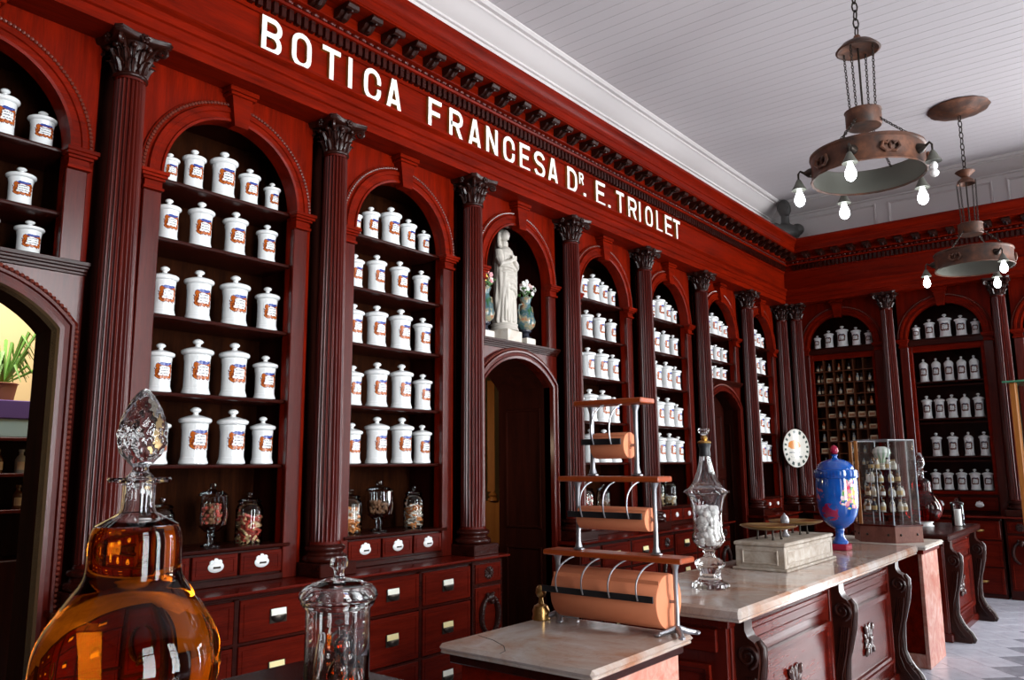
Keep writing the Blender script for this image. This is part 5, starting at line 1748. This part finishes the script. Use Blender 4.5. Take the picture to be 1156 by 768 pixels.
vial((.036, -.034, .014), (.038, -.036, .110), .027, .60, 'low round amber flask at the bottom of the jar', True)
vial((.004, .016, .108), (.016, .024, .236), .029, .45, 'small amber flask resting on top of the others', True)
vial((.052, -.010, .095), (.060, -.004, .205), .020, .40, 'tiny clear flask lodged against the jar wall', True)
vial((-.066, -.006, .140), (-.018, -.060, .030), .0115, .0, 'slim empty glass vial leaning across the jar')
vial((-.044, -.016, .175), (.002, -.066, .060), .0115, .0, 'slim clear glass vial lying on the leaning one')

# ------------------------------------------------------------------ chandeliers
def links(m, p, q, L_=.034, w=.010, r=.0032):
    p, q = Vector(p), Vector(q)
    d = q - p
    n_ = max(1, int(d.length / (L_ * .78)))
    z = d.normalized()
    x = z.orthogonal().normalized()
    y_ = z.cross(x)
    for i in range(n_):
        c = p + d * ((i + .5) / n_)
        s_ = x if i % 2 else y_
        pts = []
        for k in range(8):
            a = 2 * PI * k / 8
            pts.append(c + s_ * (w * math.cos(a)) + z * (L_ * .5 * math.sin(a)))
        m.tube(pts, r, 5, True)
    return m
def chandelier(loc, zr, label, rot, ntop, unlit=None, na=5):
    """zr: height of the ring band; loc on the ceiling"""
    t = thing('chandelier', label, 'chandelier', (loc[0], loc[1], 0), 0, 'copper ring chandeliers')
    RR = .345
    part('ceiling_rose', MB().lathe([(0, ZC - .001), (.27, ZC - .001), (.285, ZC - .012), (.27, ZC - .026), (.20, ZC - .040), (.18, ZC - .055), (.10, ZC - .075), (.03, ZC - .09), (0, ZC - .09)], 40, rf=lambda a, z: 1 + .02 * math.sin(a * 12)), RUST, t)
    zt = zr + .86
    part('chain', links(MB(), (0, 0, ZC - .085), (0, 0, zt + .06), .075, .019, .0055), DARKM, t)
    if ntop == 0:
        part('smoke_plate', MB().lathe([(0, zt + .06), (.02, zt + .06), (.03, zt + .03), (.10, zt - .0), (.135, zt - .035), (.142, zt - .045), (.13, zt - .05), (.09, zt - .03), (.03, zt - .03), (0, zt - .03)], 36), RUST, t)
    else:
        part('smoke_plate', MB().lathe([(0, zt + .07), (.085, zt + .075), (.092, zt + .068), (.04, zt + .02), (.03, zt + .01), (.045, zt), (.078, zt - .03), (.085, zt - .06), (.075, zt - .06), (.03, zt - .02), (0, zt - .02)], 36), RUST, t)
    zd = zr + .30
    part('rod', MB().tube([(0, 0, zt - .02), (0, 0, zd)], .007, 8), DARKM, t)
    for k in range(4):
        a = rot + .4 + k * PI / 2
        part('hanging_chain', links(MB(), (.10 * math.cos(a), .10 * math.sin(a), zt - .04), (.085 * math.cos(a), .085 * math.sin(a), zd + .06), .026, .0075, .0030), DARKM, t)
        part('spreader_chain', links(MB(), (.105 * math.cos(a), .105 * math.sin(a), zd), (RR * .97 * math.cos(a), RR * .97 * math.sin(a), zr + .075), .026, .0075, .0032), DARKM, t)
    part('drum', MB().lathe([(0, zd - .03), (.105, zd - .03), (.112, zd - .02), (.112, zd + .07), (.118, zd + .078), (.11, zd + .082), (0, zd + .07)], 36), RUST, t)
    bz = [(RR - .006, zr + .085), (RR + .008, zr + .092), (RR + .010, zr + .08), (RR, zr + .07), (RR, zr + .02), (RR, zr - .02), (RR, zr - .06), (RR + .008, zr - .075), (RR + .004, zr - .083), (RR - .008, zr - .075)]
    part('ring_band', MB().lathe(bz + [bz[0]], 72, rf=lambda a, z: 1 + (.006 * math.sin(a * 24) if z < zr - .05 else .004 * math.sin(a * 15) * math.sin((z - zr) * 40))), RUST, t)
    part('ring_lining', MB().lathe([(RR - .010, zr - .073), (RR - .009, zr + .083)], 72), VERDI, t)
    for k in range(na):
        a = rot + k * 2 * PI / na
        c_, s_ = math.cos(a), math.sin(a)
        def P(r, z):
            return (r * c_, r * s_, z)
        am = MB()
        am.tube([P(RR, zr), P(RR + .02, zr), P(RR + .045, zr + .003)], [.034, .030, .012], 12)
        am.tube([P(RR + .04, zr), P(RR + .070, zr + .018), P(RR + .083, zr), P(RR + .083, zr - .045)], [.010, .008, .007, .006], 8)
        o_ = part('arm', am, DARKM, t)
        bm_ = MB()
        for q_ in (-1, 1):
            bm_.tube([(.006, 0, -.03), (.010, q_ * .03, -.035), (.012, q_ * .055, -.01), (.010, q_ * .045, .022), (.012, q_ * .022, .012), (.010, q_ * .012, .03)], [.008, .010, .012, .011, .010, .007], 7)
        bm_.ell((.006, 0, .0), (.012, .012, .022), 8, 6)
        part('relief', bm_, RUST, t, ((RR - .002) * math.cos(a + PI / na), (RR - .002) * math.sin(a + PI / na), zr), (0, 0, a + PI / na))
        part('bell_cap', MB().lathe([(0, zr - .038), (.012, zr - .040), (.020, zr - .055), (.034, zr - .085), (.046, zr - .105), (.048, zr - .112), (.040, zr - .110), (0, zr - .10)], 20, ((RR + .083) * c_, (RR + .083) * s_, 0)), VERDI, t)
        bulbm = BULB if k != unlit else THIN
        if k == unlit:
            part('bulb', MB().ell(((RR + .083) * c_, (RR + .083) * s_, zr - .14), (.022, .022, .030), 12, 8).ell(((RR + .083) * c_, (RR + .083) * s_, zr - .185), (.026, .026, .024), 12, 8), COTTON, t)
        else:
            part('bulb', MB().lathe([(0, zr - .108), (.014, zr - .110), (.018, zr - .13), (.032, zr - .165), (.034, zr - .19), (.026, zr - .212), (.012, zr - .224), (0, zr - .226)], 18, ((RR + .083) * c_, (RR + .083) * s_, 0)), bulbm, t)
RA_ = math.radians(38.7)
chandelier((2.555, 4.92), 3.45, 'rusty copper ring chandelier hung over the long marble counter', RA_ - math.radians(24 - 40), 0, 4)
chandelier((2.62, 8.46), 3.50, 'copper ring chandelier hung near the back wall', RA_ - math.radians(30 + 57), 1, None, 3)

# ------------------------------------------------------------------ back room glimpsed through the doorways
bc = thing('bottle_cabinet', 'low dark cabinet with glass bottles in the back room', 'cabinet', (-2.6, 1.75, 0))
part('body', MB().box(-.2, .2, -.7, .7, 0, .9, .006).box(-.2, -.17, -.7, .7, .9, 1.72).box(-.2, .2, -.7, -.67, .9, 1.72).box(-.2, .2, .67, .7, .9, 1.72), W_DARKV, bc)
for z in (1.22, 1.47, 1.72):
    part('shelf', MB().box(-.2, .2, -.72, .72, z, z + .025, .004), W_COL, bc)
for j, z in enumerate((1.2455, 1.4955)):
    for i in range(7):
        t = thing('medicine_bottle', 'small labelled bottle %s from the window end, %s shelf, back room cabinet' % (NUM[i], ('lower', 'upper')[j]), 'bottle', (-2.5, 1.25 + .15 * i, z), 0, 'bottles in the back room', (1.6, 1.6, 1.9))
        ob('glass', SMB[(i + j) % 4], t)
        ob('label', SML, t)
tx = thing('storage_box', 'purple cloth covered box on the back room cabinet', 'box', (-2.58, 1.75, 1.7455))
part('body', MB().box(-.15, .15, -.3, .3, 0, .13, .006), plain('pale_blue_card', (.35, .50, .52), .7), tx)
part('lid', MB().box(-.16, .16, -.31, .31, .131, .26, .006), plain('purple_cloth', (.10, .05, .20), .8), tx)
pl = thing('potted_plant', 'green leafy potted plant in the back room', 'plant', (-2.58, 1.72, 2.0065))
part('pot', MB().lathe([(0, 0), (.07, 0), (.09, .12), (.10, .125), (.085, .13), (0, .12)], 20), plain('terracotta', (.35, .14, .07), .8), pl)
lf = MB()
for k in range(46):
    a = random.uniform(0, 2 * PI)
    e_ = random.uniform(.1, .34)
    z = random.uniform(.10, .42)
    lf.tube([(0, 0, .12), (e_ * .6 * math.cos(a), e_ * .6 * math.sin(a), z + .12), (e_ * math.cos(a), e_ * math.sin(a), z)], [.004, .014, .002], 5)
part('foliage', lf, plain('bright_leaf', (.16, .34, .06), .5), pl, kind='stuff')
bd = thing('wooden_paddle', 'tan wooden board with long handle standing behind the dark doorway', 'board', (-1.0, 5.31, 0), -.9)
part('blade', MB().box(-.012, .012, -.10, .10, .80, 1.20, .01).lathe([(0, 1.2), (.05, 1.2), (.045, 1.22), (.03, 1.235), (.045, 1.25), (.025, 1.27), (.02, 1.29), (0, 1.29)], 14), W_TAN, bd)
part('handle', MB().box(-.012, .012, -.05, .02, 1.28, 2.32, .004), W_TAN, bd)
part('stand', MB().box(-.15, .15, -.2, .2, 0, .798, .01), W_DARKV, bd)
PLm = bpy.data.lights.new('paddle_fill', 'POINT')  # added light hidden behind the door jamb, brightens the paddle
PLm.energy, PLm.color, PLm.shadow_soft_size = 14, (1, .8, .55), .06
plo = bpy.data.objects.new('paddle_fill', PLm)
COL.objects.link(plo)
plo.location = (-.80, 4.22, 1.7)

# ------------------------------------------------------------------ glazed frame towards the windows, a mirror's view painted inside
fp = thing('glass_topped_case', 'wooden framed upright case with painted mirror reflection and green glass top', 'display case', (3.30, 5.62, 0), math.radians(-12))
part('base', MB().box(-.12, .50, -.16, .16, 0, 1.0, .008), W_DARKV, fp)
for x in (-.10, .46):
    for y_ in (-.14, .14):
        part('corner_post', MB().box(x - .018, x + .018, y_ - .018, y_ + .018, 1.001, 2.02, .004), W_TAN, fp)
g = G('painted_reflection')  # colours imitate the street and greenery reflected in a mirror
v = g.coord('Object')
nn = g.noise(v, 3.5, 3)
g.set(col=g.ramp(nn, [(.36, (.10, .30, .08)), (.44, (.62, .63, .58)), (.64, (.70, .68, .65)), (.74, (.50, .40, .36))]), rough=.4)
part('backing', MB().box(-.08, .44, .118, .126, 1.0, 2.02), g.m, fp)
part('pane', MB().box(-.08, .44, -.128, -.125, 1.0, 2.02), THIN, fp)
part('glass_top', MB().box(-.15, .51, -.18, .18, 2.021, 2.032, .003), plain('green_glass_edge', (.05, .22, .12), .1), fp)
